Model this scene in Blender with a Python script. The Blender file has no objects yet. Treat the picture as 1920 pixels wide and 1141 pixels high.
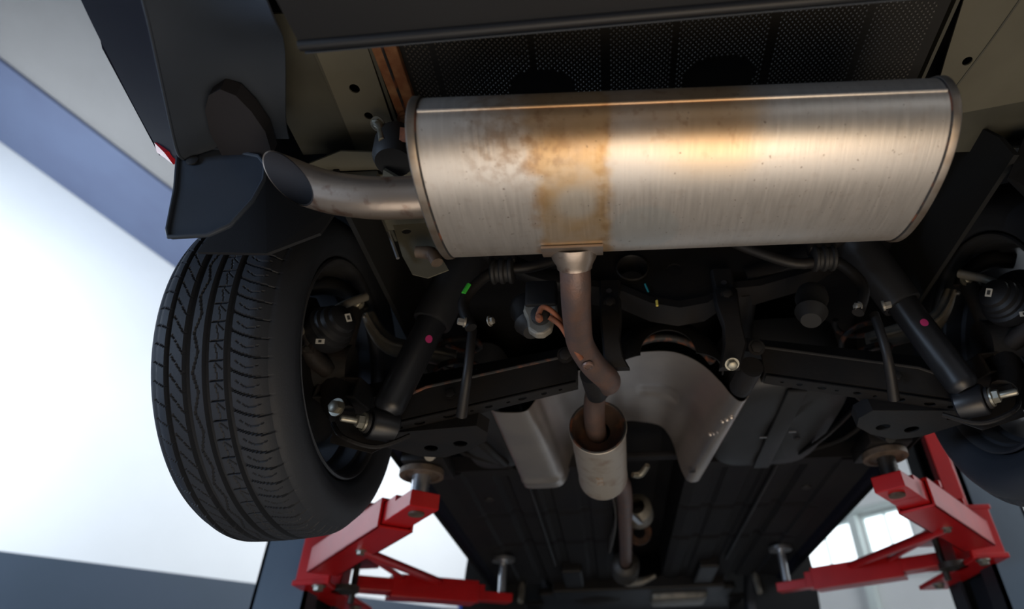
import bpy, math, random
from math import sin, cos, pi, radians, sqrt, atan2
from mathutils import Vector as V, Matrix
from mathutils.geometry import tessellate_polygon
random.seed(7)
S = bpy.context.scene
COL = S.collection

# ------------------------------------------------------------------ camera
CAM = V((-0.14, 0.0, 1.45)); PITCH = radians(36.1); ROLL = radians(2.24); FPX = 1180.0
w = V((0, cos(PITCH), sin(PITCH))); u0 = V((0, -sin(PITCH), cos(PITCH))); X0 = V((1, 0, 0))
r = X0 * cos(ROLL) - u0 * sin(ROLL); u = X0 * sin(ROLL) + u0 * cos(ROLL)
cd = bpy.data.cameras.new('camera'); cam = bpy.data.objects.new('camera', cd); COL.objects.link(cam)
m = Matrix((r, u, -w)).transposed().to_4x4(); m.translation = CAM; cam.matrix_world = m
cd.sensor_width = 36; cd.lens = 36 * FPX / 1920
cd.shift_x = (960 - 1126) / 1920; cd.shift_y = -(570.5 - 562) / 1920
cd.clip_start = 0.02; cd.clip_end = 60
cd.dof.use_dof = True; cd.dof.focus_distance = 1.12; cd.dof.aperture_fstop = 2.2
S.camera = cam

# ------------------------------------------------------------------ light
S.view_settings.view_transform = 'Standard'; S.view_settings.look = 'None'
S.view_settings.gamma = 1; S.view_settings.use_curve_mapping = False
S.view_settings.exposure = 0.0
wd = bpy.data.worlds.new('world'); S.world = wd; wd.use_nodes = True
wd.node_tree.nodes['Background'].inputs[0].default_value = (0.75, 0.85, 1, 1)
wd.node_tree.nodes['Background'].inputs[1].default_value = 0.6

def area(name, loc, target, sx, sy, power, col):
    l = bpy.data.lights.new(name, 'AREA'); l.shape = 'RECTANGLE'; l.size = sx; l.size_y = sy
    l.energy = power; l.color = col
    o = bpy.data.objects.new(name, l); COL.objects.link(o); o.location = loc
    o.rotation_euler = (V(target) - V(loc)).to_track_quat('-Z', 'Y').to_euler()
    return o
area('workshop_lamp', (0.7, -2.8, 1.6), (0, 1.0, 2.1), 2.4, 0.9, 1.5, (1.0, 0.86, 0.70))
area('inspection_lamp', (0.28, 0.12, 0.35), (0.0, 0.6, 2.1), 1.15, 0.75, 11, (1.0, 0.76, 0.50))  # unseen lamp below the car, added for the silencer's highlight
area('floor_panel_light', (0.0, 0.75, 0.12), (0.0, 0.8, 2.1), 2.6, 1.3, 14, (1.0, 0.92, 0.83))  # added fill standing in for light bounced off the floor
area('window_daylight', (-5.0, -1.6, 1.7), (-0.9, 0.9, 2.1), 2.0, 1.4, 140, (0.58, 0.75, 1.0))  # added cool fill for the left tyre tread, no window there
area('wall_wash', (-5.1, 2.1, 3.8), (-5.0, 4.4, 4.0), 1.0, 1.0, 150, (0.80, 0.89, 1.0))  # unseen lamp added to whiten the left wall
area('front_daylight', (-0.9, 5.2, 4.4), (-3.6, 6.2, 3.4), 2.4, 1.2, 85, (0.92, 0.96, 1.0))  # fill added inside the room to brighten the left wall
area('side_daylight', (3.9, 1.6, 3.6), (3.0, 6.2, 3.0), 2.0, 1.2, 110, (0.94, 0.97, 1.0))  # fill added inside the room to brighten the right wall

# ------------------------------------------------------------------ materials
def mat(name, col, rough=0.6, metal=0.0, col2=None, scale=20.0, mix=(0.4, 0.7), bump=0.0, bscale=120.0,
        spec=0.5, emit=None, estr=0.0, stretch=(1, 1, 1), rvar=0.0):
    m = bpy.data.materials.new(name); m.use_nodes = True; nt = m.node_tree; N = nt.nodes; L = nt.links
    b = N['Principled BSDF']
    b.inputs['Base Color'].default_value = (*col, 1); b.inputs['Roughness'].default_value = rough
    b.inputs['Metallic'].default_value = metal; b.inputs['Specular IOR Level'].default_value = spec
    tc = N.new('ShaderNodeTexCoord'); mp = N.new('ShaderNodeMapping'); mp.inputs['Scale'].default_value = stretch
    L.new(tc.outputs['Object'], mp.inputs[0])
    if col2 is not None:
        nz = N.new('ShaderNodeTexNoise'); nz.inputs['Scale'].default_value = scale; nz.inputs['Detail'].default_value = 6
        rp = N.new('ShaderNodeValToRGB'); rp.color_ramp.elements[0].position = mix[0]; rp.color_ramp.elements[1].position = mix[1]
        rp.color_ramp.elements[0].color = (*col, 1); rp.color_ramp.elements[1].color = (*col2, 1)
        L.new(mp.outputs[0], nz.inputs['Vector']); L.new(nz.outputs[0], rp.inputs[0]); L.new(rp.outputs[0], b.inputs['Base Color'])
        if rvar:
            mr = N.new('ShaderNodeMapRange'); mr.inputs['To Min'].default_value = rough - rvar; mr.inputs['To Max'].default_value = rough + rvar
            L.new(nz.outputs[0], mr.inputs[0]); L.new(mr.outputs[0], b.inputs['Roughness'])
    if bump:
        n2 = N.new('ShaderNodeTexNoise'); n2.inputs['Scale'].default_value = bscale; n2.inputs['Detail'].default_value = 4
        bp = N.new('ShaderNodeBump'); bp.inputs['Strength'].default_value = bump; bp.inputs['Distance'].default_value = 0.002
        L.new(mp.outputs[0], n2.inputs['Vector']); L.new(n2.outputs[0], bp.inputs['Height']); L.new(bp.outputs[0], b.inputs['Normal'])
    if emit is not None:
        b.inputs['Emission Color'].default_value = (*emit, 1); b.inputs['Emission Strength'].default_value = estr
    return m

M = dict(
    rubber=mat('tyre_rubber', (0.020, 0.024, 0.032), 0.62, col2=(0.025, 0.028, 0.036), scale=8, bump=0.15, bscale=300, spec=0.35),
    rubber2=mat('black_rubber', (0.012, 0.012, 0.013), 0.6),
    alloy=mat('dark_alloy', (0.09, 0.095, 0.105), 0.42, 0.6, col2=(0.06, 0.06, 0.07), scale=6),
    iron=mat('cast_iron', (0.012, 0.012, 0.013), 0.7, 0.2, col2=(0.026, 0.019, 0.016), scale=18, bump=0.4),
    black=mat('black_painted_steel', (0.008, 0.008, 0.009), 0.5, 0.0, col2=(0.013, 0.011, 0.010), scale=12, bump=0.15, spec=0.35),
    blackrust=mat('rust_speckled_black_steel', (0.018, 0.018, 0.02), 0.6, 0.0, col2=(0.16, 0.05, 0.02), scale=40, mix=(0.50, 0.66), bump=0.3),
    damper=mat('damper_black', (0.010, 0.011, 0.014), 0.38, 0.0, spec=0.5),
    plastic=mat('black_plastic', (0.012, 0.013, 0.016), 0.5, 0.0, bump=0.1, bscale=500),
    tank=mat('tank_plastic', (0.020, 0.022, 0.026), 0.5, 0.0, col2=(0.015, 0.016, 0.019), scale=5),
    bumper=mat('bumper_plastic', (0.034, 0.044, 0.062), 0.45, 0.0, col2=(0.030, 0.038, 0.052), scale=7),
    paint=mat('dark_body_paint', (0.007, 0.008, 0.016), 0.7, 0.0, spec=0.08),
    liner=mat('wheel_liner_felt', (0.006, 0.007, 0.008), 0.9),
    under=mat('underseal', (0.009, 0.009, 0.012), 0.7, 0.0, spec=0.25, col2=(0.013, 0.013, 0.014), scale=4, bump=0.3, bscale=60),
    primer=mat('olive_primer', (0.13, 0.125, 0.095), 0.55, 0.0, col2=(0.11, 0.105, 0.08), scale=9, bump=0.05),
    primer_dark=mat('shadow_green_primer', (0.07, 0.07, 0.055), 0.6, 0.0, col2=(0.05, 0.05, 0.04), scale=9),  # darker copy of the olive primer, shade put into its colour
    rust=mat('orange_rust', (0.20, 0.075, 0.03), 0.85, 0.1, col2=(0.30, 0.15, 0.07), scale=45, bump=0.5),
    rodrust=mat('rusty_rod', (0.28, 0.09, 0.04), 0.8, 0.1, col2=(0.15, 0.06, 0.035), scale=60, bump=0.4),
    capsteel=mat('dull_cap_steel', (0.30, 0.265, 0.23), 0.42, 0.8, col2=(0.22, 0.17, 0.13), scale=30),
    dark_trim=mat('dark_trim_plastic', (0.014, 0.015, 0.018), 0.5, spec=0.4),
    smudge=mat('faint_rust_print', (0.36, 0.26, 0.19), 0.6, 0.4, col2=(0.44, 0.40, 0.36), scale=70, mix=(.4, .55)),
    brown=mat('scorched_brown_steel', (0.06, 0.035, 0.025), 0.7, 0.3, col2=(0.16, 0.07, 0.035), scale=30, mix=(.5, .75)),
    zinc=mat('zinc_plated', (0.34, 0.33, 0.28), 0.4, 0.8, col2=(0.24, 0.23, 0.19), scale=60),
    castalu=mat('cast_aluminium', (0.30, 0.28, 0.24), 0.5, 0.5, col2=(0.2, 0.19, 0.17), scale=25, bump=0.3),
    shield=mat('aluminium_sheet', (0.66, 0.59, 0.53), 0.36, 0.92, col2=(0.54, 0.49, 0.46), scale=7, bump=0.12, bscale=30),
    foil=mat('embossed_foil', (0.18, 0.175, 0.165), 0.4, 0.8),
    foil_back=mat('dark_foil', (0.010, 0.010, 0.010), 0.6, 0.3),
    pipe=mat('heat_tinted_pipe', (0.16, 0.115, 0.105), 0.5, 0.65, col2=(0.22, 0.13, 0.10), scale=30, bump=0.35, bscale=250),
    pipe_tip=mat('tailpipe_steel', (0.50, 0.41, 0.34), 0.33, 0.85, col2=(0.24, 0.12, 0.08), scale=38, mix=(0.56, 0.72), bump=0.1),
    soot=mat('sooty_inside', (0.015, 0.014, 0.018), 0.8),  # soot in the pipe bore, and shade painted as dark in holes
    reson=mat('resonator_steel', (0.46, 0.43, 0.39), 0.5, 0.6, col2=(0.34, 0.27, 0.22), scale=22, mix=(0.5, 0.75), bump=0.1),
    pad=mat('worn_pad_steel', (0.16, 0.12, 0.09), 0.6, 0.4, col2=(0.08, 0.06, 0.05), scale=30, bump=0.4),
    red=mat('red_lift_paint', (0.50, 0.008, 0.010), 0.32, 0.0, col2=(0.42, 0.006, 0.008), scale=9, spec=0.5),
    bolt_dark=mat('oily_steel', (0.06, 0.055, 0.05), 0.5, 0.6),
    chrome=mat('bright_screw_thread', (0.6, 0.62, 0.65), 0.3, 0.9),
    slate=mat('slate_blue_paint', (0.075, 0.115, 0.165), 0.5, col2=(0.065, 0.10, 0.15), scale=3),
    slate_dark=mat('dark_channel', (0.015, 0.018, 0.024), 0.5),
    wall=mat('white_wall', (0.74, 0.76, 0.77), 0.8, col2=(0.70, 0.72, 0.73), scale=1.2),
    band=mat('dark_blue_wall_band', (0.035, 0.055, 0.085), 0.6, col2=(0.03, 0.05, 0.075), scale=2),
    ceil=mat('ceiling_board', (0.23, 0.22, 0.21), 0.8, col2=(0.21, 0.20, 0.19), scale=1.5),
    beam=mat('blue_grey_beam', (0.09, 0.115, 0.19), 0.6, col2=(0.08, 0.10, 0.17), scale=2),
    floor=mat('workshop_floor', (0.13, 0.12, 0.11), 0.35, col2=(0.10, 0.095, 0.09), scale=3),
    frame=mat('pale_green_frame', (0.62, 0.70, 0.69), 0.5),
    glass_day=mat('daylit_glass', (0.9, 0.95, 1), 0.3, emit=(0.90, 0.97, 1.0), estr=1.6),
    glass_big=mat('daylit_panes', (0.9, 0.95, 1), 0.3, emit=(1.0, 0.96, 0.90), estr=0.5),  # glow added for reflections, on the unseen rear door
    pink=mat('pink_paint_dot', (0.45, 0.03, 0.16), 0.5),
    green=mat('green_paint_mark', (0.05, 0.5, 0.05), 0.5),
    cyan=mat('cyan_chalk_mark', (0.02, 0.25, 0.32), 0.6),
    yellow=mat('yellow_paint_mark', (0.7, 0.6, 0.12), 0.6),
    sticker=mat('white_sticker', (0.5, 0.5, 0.47), 0.6),
    ink=mat('sticker_ink', (0.03, 0.03, 0.03), 0.6),
    redlens=mat('red_reflector', (0.5, 0.01, 0.02), 0.2),
    whitelens=mat('clear_lamp_edge', (0.8, 0.85, 0.9), 0.15),
    bluep=mat('blue_plastic', (0.02, 0.05, 0.25), 0.5),
)

# the silencer's brushed steel with its heat stains (colours of the metal itself)
def muffler_mat():
    m = bpy.data.materials.new('brushed_heat_stained_steel'); m.use_nodes = True; nt = m.node_tree; N = nt.nodes; L = nt.links
    b = N['Principled BSDF']; b.inputs['Metallic'].default_value = 0.8
    geo = N.new('ShaderNodeNewGeometry'); sx = N.new('ShaderNodeSeparateXYZ'); L.new(geo.outputs['Position'], sx.inputs[0])
    def math_(op, a, b_=None, c=None, clamp=False):
        n = N.new('ShaderNodeMath'); n.operation = op; n.use_clamp = clamp
        for i, v in enumerate((a, b_, c)):
            if v is None: continue
            if isinstance(v, (int, float)): n.inputs[i].default_value = v
            else: L.new(v, n.inputs[i])
        return n.outputs[0]
    def sm(v, a, b_):
        n = N.new('ShaderNodeMapRange'); n.interpolation_type = 'SMOOTHSTEP'
        n.inputs['From Min'].default_value = a; n.inputs['From Max'].default_value = b_; L.new(v, n.inputs[0]); return n.outputs[0]
    def noise(scale, detail=5, st=(1, 1, 1)):
        mp = N.new('ShaderNodeMapping'); mp.inputs['Scale'].default_value = st; L.new(geo.outputs['Position'], mp.inputs[0])
        n = N.new('ShaderNodeTexNoise'); n.inputs['Scale'].default_value = scale; n.inputs['Detail'].default_value = detail
        L.new(mp.outputs[0], n.inputs['Vector']); return n.outputs[0]
    x, y = sx.outputs[0], sx.outputs[1]
    n1 = noise(14); n2 = noise(60); nb = noise(40, 3, (6, .35, .35)); nspk = noise(170, 2)
    xj = math_('ADD', x, math_('ADD', math_('MULTIPLY', math_('SUBTRACT', n1, .5), .05), math_('MULTIPLY', math_('SUBTRACT', n2, .5), .02)))
    band = math_('MULTIPLY', sm(xj, -.235, -.215), math_('SUBTRACT', 1, sm(xj, -.128, -.112)))
    band2 = math_('MULTIPLY', math_('MULTIPLY', sm(xj, -.09, .01), math_('SUBTRACT', 1, sm(xj, .045, .10))), math_('SUBTRACT', 1, sm(y, .56, .63)))
    top = math_('MULTIPLY', math_('MULTIPLY', sm(xj, -.33, -.22), math_('SUBTRACT', 1, sm(xj, .02, .12))), math_('SUBTRACT', 1, sm(math_('ADD', y, math_('MULTIPLY', n1, .05)), .535, .60)))
    # pale round spot inside the stain
    dx = math_('SUBTRACT', x, -.168); dy = math_('SUBTRACT', y, .640)
    dd = math_('SQRT', math_('ADD', math_('MULTIPLY', dx, dx), math_('MULTIPLY', dy, dy)))
    spot = math_('SUBTRACT', 1, sm(math_('ADD', dd, math_('MULTIPLY', n1, .012)), .024, .046))
    dx2 = math_('SUBTRACT', x, -.07); dy2 = math_('SUBTRACT', y, .700)
    d2 = math_('SQRT', math_('ADD', math_('MULTIPLY', dx2, dx2), math_('MULTIPLY', dy2, dy2)))
    spot2 = math_('SUBTRACT', 1, sm(d2, .045, .058))
    def mix(f, a, b_, fac=1.0):
        n = N.new('ShaderNodeMix'); n.data_type = 'RGBA'
        L.new(math_('MULTIPLY', f, fac, clamp=True), n.inputs['Factor'])
        for i, v in ((6, a), (7, b_)):
            if isinstance(v, tuple): n.inputs[i].default_value = (*v, 1)
            else: L.new(v, n.inputs[i])
        return n.outputs[2]
    c = mix(nb, (.60, .55, .50), (.74, .685, .63))
    nl = noise(22, 4)
    band = math_('MULTIPLY', band, math_('ADD', .62, math_('MULTIPLY', sm(nl, .3, .65), .38)))
    edge = math_('MULTIPLY', math_('SUBTRACT', math_('MULTIPLY', sm(xj, -.245, -.228), math_('SUBTRACT', 1, sm(xj, -.222, -.20))), 0), sm(nl, .4, .6))
    edge2 = math_('MULTIPLY', math_('MULTIPLY', sm(xj, -.142, -.128), math_('SUBTRACT', 1, sm(xj, -.124, -.108))), sm(n2, .35, .6))
    dirt = math_('MULTIPLY', math_('MULTIPLY', sm(x, -.35, -.27), math_('SUBTRACT', 1, sm(x, -.20, -.14))), math_('MULTIPLY', math_('SUBTRACT', 1, sm(y, .565, .625)), sm(noise(75, 9), .36, .68)))
    c = mix(band, c, (.64, .43, .22), .9)
    c = mix(edge, c, (.50, .28, .12), .5)
    c = mix(edge2, c, (.48, .28, .12), .6)
    c = mix(dirt, c, (.30, .19, .12), .6)
    c = mix(band2, c, (.70, .48, .24), .55)
    c = mix(top, c, (.46, .27, .13), .85)
    c = mix(spot, c, (.68, .62, .54), .85)
    c = mix(spot2, c, (.56, .57, .55), .6)
    c = mix(math_('MULTIPLY', sm(n2, .56, .72), math_('ADD', math_('MULTIPLY', top, .9), .18)), c, (.30, .15, .07), .55)
    c = mix(sm(nspk, .70, .76), c, (.16, .10, .07), .7)
    L.new(c, b.inputs['Base Color'])
    L.new(math_('ADD', math_('MULTIPLY', nb, .14), .32), b.inputs['Roughness'])
    bp = N.new('ShaderNodeBump'); bp.inputs['Strength'].default_value = .12; bp.inputs['Distance'].default_value = .001
    L.new(nb, bp.inputs['Height']); L.new(bp.outputs[0], b.inputs['Normal'])
    return m
M['muffler'] = muffler_mat()

# ------------------------------------------------------------------ mesh helpers
class MB:
    def __init__(s): s.v = []; s.f = []
    def add(s, vs, fs):
        n = len(s.v); s.v += [V(p) for p in vs]; s.f += [tuple(i + n for i in f) for f in fs]; return s
    def hexa(s, p):      # p: 4 bottom + 4 top, both in the same order
        return s.add(p, [(3, 2, 1, 0), (4, 5, 6, 7), (0, 1, 5, 4), (1, 2, 6, 5), (2, 3, 7, 6), (3, 0, 4, 7)])
    def box(s, c, d, ax=None):
        c = V(c); A = ax or (V((1, 0, 0)), V((0, 1, 0)), V((0, 0, 1)))
        q = [c + A[0] * (i * d[0] / 2) + A[1] * (j * d[1] / 2) + A[2] * (k * d[2] / 2) for k in (-1, 1) for i, j in ((-1, -1), (1, -1), (1, 1), (-1, 1))]
        return s.hexa(q)
    def bar(s, a, b, wd, ht, up=(0, 0, 1), off=0.0):
        a = V(a); b = V(b); d = (b - a).normalized(); sd = d.cross(V(up)).normalized(); uu = sd.cross(d).normalized()
        return s.box((a + b) / 2 + uu * off, ((b - a).length, wd, ht), (d, sd, uu))
    def tube(s, path, rad, n=16, cap=True, flat=1.0, smooth=0):
        P = [V(p) for p in path]; R = list(rad) if isinstance(rad, (list, tuple)) else [rad] * len(P)
        if smooth:
            Q = []; RR = []
            for i in range(len(P) - 1):
                p0 = P[max(i - 1, 0)]; p1 = P[i]; p2 = P[i + 1]; p3 = P[min(i + 2, len(P) - 1)]
                for k in range(smooth):
                    t = k / smooth
                    Q.append(.5 * ((2 * p1) + (-p0 + p2) * t + (2 * p0 - 5 * p1 + 4 * p2 - p3) * t * t + (-p0 + 3 * p1 - 3 * p2 + p3) * t ** 3))
                    RR.append(R[i] + (R[i + 1] - R[i]) * t)
            Q.append(P[-1]); RR.append(R[-1]); P, R = Q, RR
        T = [(P[min(i + 1, len(P) - 1)] - P[max(i - 1, 0)]).normalized() for i in range(len(P))]
        a = T[0].orthogonal().normalized(); vs = []; base = len(s.v)
        for i, p in enumerate(P):
            a = (a - T[i] * a.dot(T[i])).normalized(); b = T[i].cross(a)
            for k in range(n):
                t = 2 * pi * k / n; vs.append(p + (a * cos(t) + b * sin(t) * flat) * R[i])
        fs = [(i * n + k, i * n + (k + 1) % n, (i + 1) * n + (k + 1) % n, (i + 1) * n + k) for i in range(len(P) - 1) for k in range(n)]
        if cap: fs += [tuple(range(n))[::-1], tuple((len(P) - 1) * n + k for k in range(n))]
        return s.add(vs, fs)
    def lathe(s, o, d, prof, n=32, close=False, a0=0.0, a1=2 * pi, ref=None):
        o = V(o); d = V(d).normalized(); a = (V(ref) - d * V(ref).dot(d)).normalized() if ref else d.orthogonal().normalized(); b = d.cross(a)
        full = abs(a1 - a0 - 2 * pi) < 1e-6; m_ = n if full else n + 1
        vs = [o + d * t + (a * cos(a0 + (a1 - a0) * k / n) + b * sin(a0 + (a1 - a0) * k / n)) * rr for t, rr in prof for k in range(m_)]
        fs = [(i * m_ + k, i * m_ + (k + 1) % m_, (i + 1) * m_ + (k + 1) % m_, (i + 1) * m_ + k) for i in range(len(prof) - 1) for k in range(n)]
        return s.add(vs, fs)
    def bolt(s, o, d, rad, h, washer=True, stud=0.0):
        o = V(o); d = V(d).normalized()
        if washer: s.lathe(o, d, [(0, 0), (0, rad * 1.45), (h * .25, rad * 1.45), (h * .25, 0)], 20)
        s.lathe(o, d, [(0, rad * 1.1), (h * .2, rad * 1.1), (h * .9, rad * 1.05), (h, rad * .85), (h, 0)], 6)
        if stud: s.lathe(o, d, [(h, rad * .55), (h + stud * .9, rad * .55), (h + stud, rad * .4), (h + stud, 0)], 12)
        return s
    def plate(s, O, U, W, outer, holes, th, hn=14):   # polygon with round/oval holes, thickness along U x W
        O = V(O); U = V(U).normalized(); W = V(W).normalized(); Nn = U.cross(W).normalized()
        loops = [[V((p[0], p[1], 0)) for p in outer]]
        for h in holes:
            cx, cy, ra = h[:3]; rb = h[3] if len(h) > 3 else ra
            loops.append([V((cx + ra * cos(2 * pi * k / hn), cy + rb * sin(2 * pi * k / hn), 0)) for k in range(hn)])
        tris = tessellate_polygon(loops); flat = [p for l in loops for p in l]; n = len(flat)
        vs = [O + U * p.x + W * p.y for p in flat]; vs += [q + Nn * th for q in vs]
        fs = []
        for t in tris:
            a, b, c = (flat[i] for i in t); up = (b - a).cross(c - a).z > 0
            t = tuple(t) if up else tuple(t)[::-1]
            fs.append(t[::-1]); fs.append(tuple(i + n for i in t))
        k0 = 0
        for li, l in enumerate(loops):
            for k in range(len(l)):
                a = k0 + k; b = k0 + (k + 1) % len(l); fs.append((a, b, b + n, a + n))
            k0 += len(l)
        return s.add(vs, fs)
    def grid(s, fn, nu, nv):
        vs = [fn(i / nu, j / nv) for j in range(nv + 1) for i in range(nu + 1)]
        return s.add(vs, [(j * (nu + 1) + i, j * (nu + 1) + i + 1, (j + 1) * (nu + 1) + i + 1, (j + 1) * (nu + 1) + i) for j in range(nv) for i in range(nu)])
    def extr(s, prof, d, closed=True):               # 3D profile swept by vector d
        n = len(prof); vs = [V(p) for p in prof] + [V(p) + V(d) for p in prof]
        fs = [(i, (i + 1) % n, (i + 1) % n + n, i + n) for i in range(n if closed else n - 1)]
        if closed: fs += [tuple(range(n))[::-1], tuple(range(n, 2 * n))]
        return s.add(vs, fs)

WL = {}
def build(name, mb, m, parent=None, smooth=True, label=None, bevel=0, solid=0, kind=None, angle=40):
    mn = V([min(p[i] for p in mb.v) for i in range(3)]); mx = V([max(p[i] for p in mb.v) for i in range(3)]); o0 = (mn + mx) / 2
    me = bpy.data.meshes.new(name); me.from_pydata([tuple(p - o0) for p in mb.v], [], mb.f); me.update()
    import bmesh
    bm = bmesh.new(); bm.from_mesh(me); bmesh.ops.recalc_face_normals(bm, faces=bm.faces); bm.to_mesh(me); bm.free()
    for k in (m if isinstance(m, list) else [m]): me.materials.append(M[k])
    o = bpy.data.objects.new(name, me); COL.objects.link(o)
    if smooth:
        me.shade_smooth()
        e = o.modifiers.new('edges', 'EDGE_SPLIT'); e.split_angle = radians(angle)
    if solid:
        q = o.modifiers.new('thickness', 'SOLIDIFY'); q.thickness = solid; q.offset = 0
        o.modifiers.move(len(o.modifiers) - 1, 0)
    if bevel:
        q = o.modifiers.new('bevel', 'BEVEL'); q.width = bevel; q.segments = 2; q.limit_method = 'ANGLE'
        o.modifiers.move(len(o.modifiers) - 1, 0)
    WL[o.name] = o0; p0 = WL[parent.name] if parent else V((0, 0, 0))
    o.location = o0 - p0
    if parent: o.parent = parent
    if label: o['label'] = label
    if kind: o['kind'] = kind
    return o
def empty(name, loc, parent=None, label=None, cat=None, group=None):
    o = bpy.data.objects.new(name, None); COL.objects.link(o); o.empty_display_size = .1
    WL[o.name] = V(loc); o.location = V(loc) - (WL[parent.name] if parent else V((0, 0, 0)))
    if parent: o.parent = parent
    if label: o['label'] = label
    if cat: o['category'] = cat
    if group: o['group'] = group
    return o
def lerp(a, b, t): return a + (b - a) * t
def sst(a, b, x):
    t = max(0, min(1, (x - a) / (b - a))); return t * t * (3 - 2 * t)

# ================================================================== the workshop
K = V((0, 9.2, 0)); RA = V((-1, -1, 0)) / sqrt(2); RB = V((1, -1, 0)) / sqrt(2)
def room(a, b, z): return K + RA * a + RB * b + V((0, 0, z))
LA, LB = 13.0, 12.5
def roofz(a): return 4.75 if a < 3.9 else 4.75 + (a - 3.9) * .362
def structure(name, mb, m, **k): return build(name, mb, m, smooth=False, kind='structure', **k)
structure('floor', MB().box((room(LA / 2, LB / 2, -.05)), (LA, LB, .1), (RA, RB, V((0, 0, 1)))), 'floor')
# left wall (b = 0)
def slab(pts, off): return MB().extr(pts, off)
wl_pts = [room(-.2, 0, 0), room(LA, 0, 0), room(LA, 0, roofz(LA)), room(3.9, 0, 4.75), room(-.2, 0, 4.75)]
wl = structure('wall_left', slab(wl_pts, -RB * .2), 'wall')
structure('trim_1', slab([room(0, 0.0, 0), room(LA, 0.0, 0), room(LA, 0.0, 2.8), room(0, 0.0, 2.8)], RB * .02), 'band', label='dark blue painted dado band on the left wall')
# right wall (a = 0) with two windows
def rw(b0, b1, z0, z1, d=-.2, a=0.0): return slab([room(a, b0, z0), room(a, b1, z0), room(a, b1, z1), room(a, b0, z1)], RA * d)
W1 = (2.72, 3.40, 3.0, 3.42); W2 = (3.50, 4.00, 3.0, 3.42)
mb = MB()
for q in [(0, W1[0], 0, 4.75), (W2[1], LB, 0, 4.75), (W1[0], W2[1], 0, 3.0), (W1[0], W2[1], 3.42, 4.75), (3.40, 3.50, 3.0, 3.42)]:
    k = rw(*q); mb.add(k.v, k.f)
structure('wall_right', mb, 'wall')
for i, Wn in enumerate((W1, W2)):
    b0, b1, z0, z1 = Wn
    mb = MB()
    for q in [(b0, b1, z0, z0 + .025), (b0, b1, z1 - .025, z1), (b0, b0 + .025, z0 + .025, z1 - .025), (b1 - .025, b1, z0 + .025, z1 - .025)]:
        k = rw(*q, d=-.06, a=-.02); mb.add(k.v, k.f)
    wn = structure('window_%d' % (i + 1), mb, 'frame')
    nb = 2
    for j in range(nb):
        c0 = lerp(b0 + .025, b1 - .025, j / nb); c1 = lerp(b0 + .025, b1 - .025, (j + 1) / nb)
        build('pane', rw(c0 + .006, c1 - .006, z0 + .03, z1 - .03, d=-.01, a=-.06), 'glass_day', wn, smooth=False)
        if j: build('glazing_bar', rw(c0 - .008, c0 + .008, z0 + .025, z1 - .025, d=-.05, a=-.02), 'frame', wn, smooth=False)
# remaining walls
structure('wall_rear', slab([room(0, LB, 0), room(LA, LB, 0), room(LA, LB, roofz(LA)), room(3.9, LB, 4.75), room(0, LB, 4.75)], RB * .2), 'wall')
structure('wall_side', slab([room(LA, 0, 0), room(LA, LB, 0), room(LA, LB, roofz(LA)), room(LA, 0, roofz(LA))], RA * .2), 'wall')
# unseen door in the rear wall, glowing panes added for the silencer's reflections
dr = structure('door_1', slab([room(3.5, LB, 0), room(8.5, LB, 0), room(8.5, LB, 3.6), room(3.5, LB, 3.6)], -RB * .06), 'frame')
for i in range(4):
    for j in range(2):
        a0 = 3.7 + i * 1.18; z0 = 1.5 + j * 1.0
        build('pane', slab([room(a0, LB - .061, z0), room(a0 + 1.06, LB - .061, z0), room(a0 + 1.06, LB - .061, z0 + .88), room(a0, LB - .061, z0 + .88)], -RB * .012), 'glass_big', dr, smooth=False)
# ceiling: flat part and raking part
structure('ceiling', MB().extr([room(-.2, -.2, 4.75), room(3.9, -.2, 4.75), room(LA + .2, -.2, roofz(LA + .2)), room(LA + .2, -.2, roofz(LA + .2) + .15), room(3.9, -.2, 4.9), room(-.2, -.2, 4.9)], RB * (LB + .4)), 'ceil')
bm_ = empty('trim_2', room(8, .4, roofz(8) - .2)); bm_['kind'] = 'structure'; bm_['label'] = 'blue grey steel beam along the raking edge of the roof'
build('beam_web', MB().extr([room(4.2, .02, roofz(4.2)), room(LA, .02, roofz(LA)), room(LA, .02, roofz(LA) - .03), room(4.2, .02, roofz(4.2) - .03)], RB * .95), 'beam', bm_, smooth=False)
# pale column, pipe on the right wall
structure('trim_3', rw(3.41, 3.49, 0, 4.75, d=.09), 'frame', label='pale green steel post between the two small windows')
mb = MB().tube([room(.09, 2.9, 3.47), room(.09, 4.3, 3.43)], .03, 12)
structure('trim_4', mb, 'frame', label='pale pipe running above the small windows')
mb = MB().tube([room(.06, 3.5, 2.86), room(.06, 3.9, 2.80), room(.06, 4.3, 2.72)], .008, 8, smooth=4)
t = build('wall_cable', mb, 'black', kind='structure'); t['label'] = 'thin dark cable sagging along the right wall'

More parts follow.
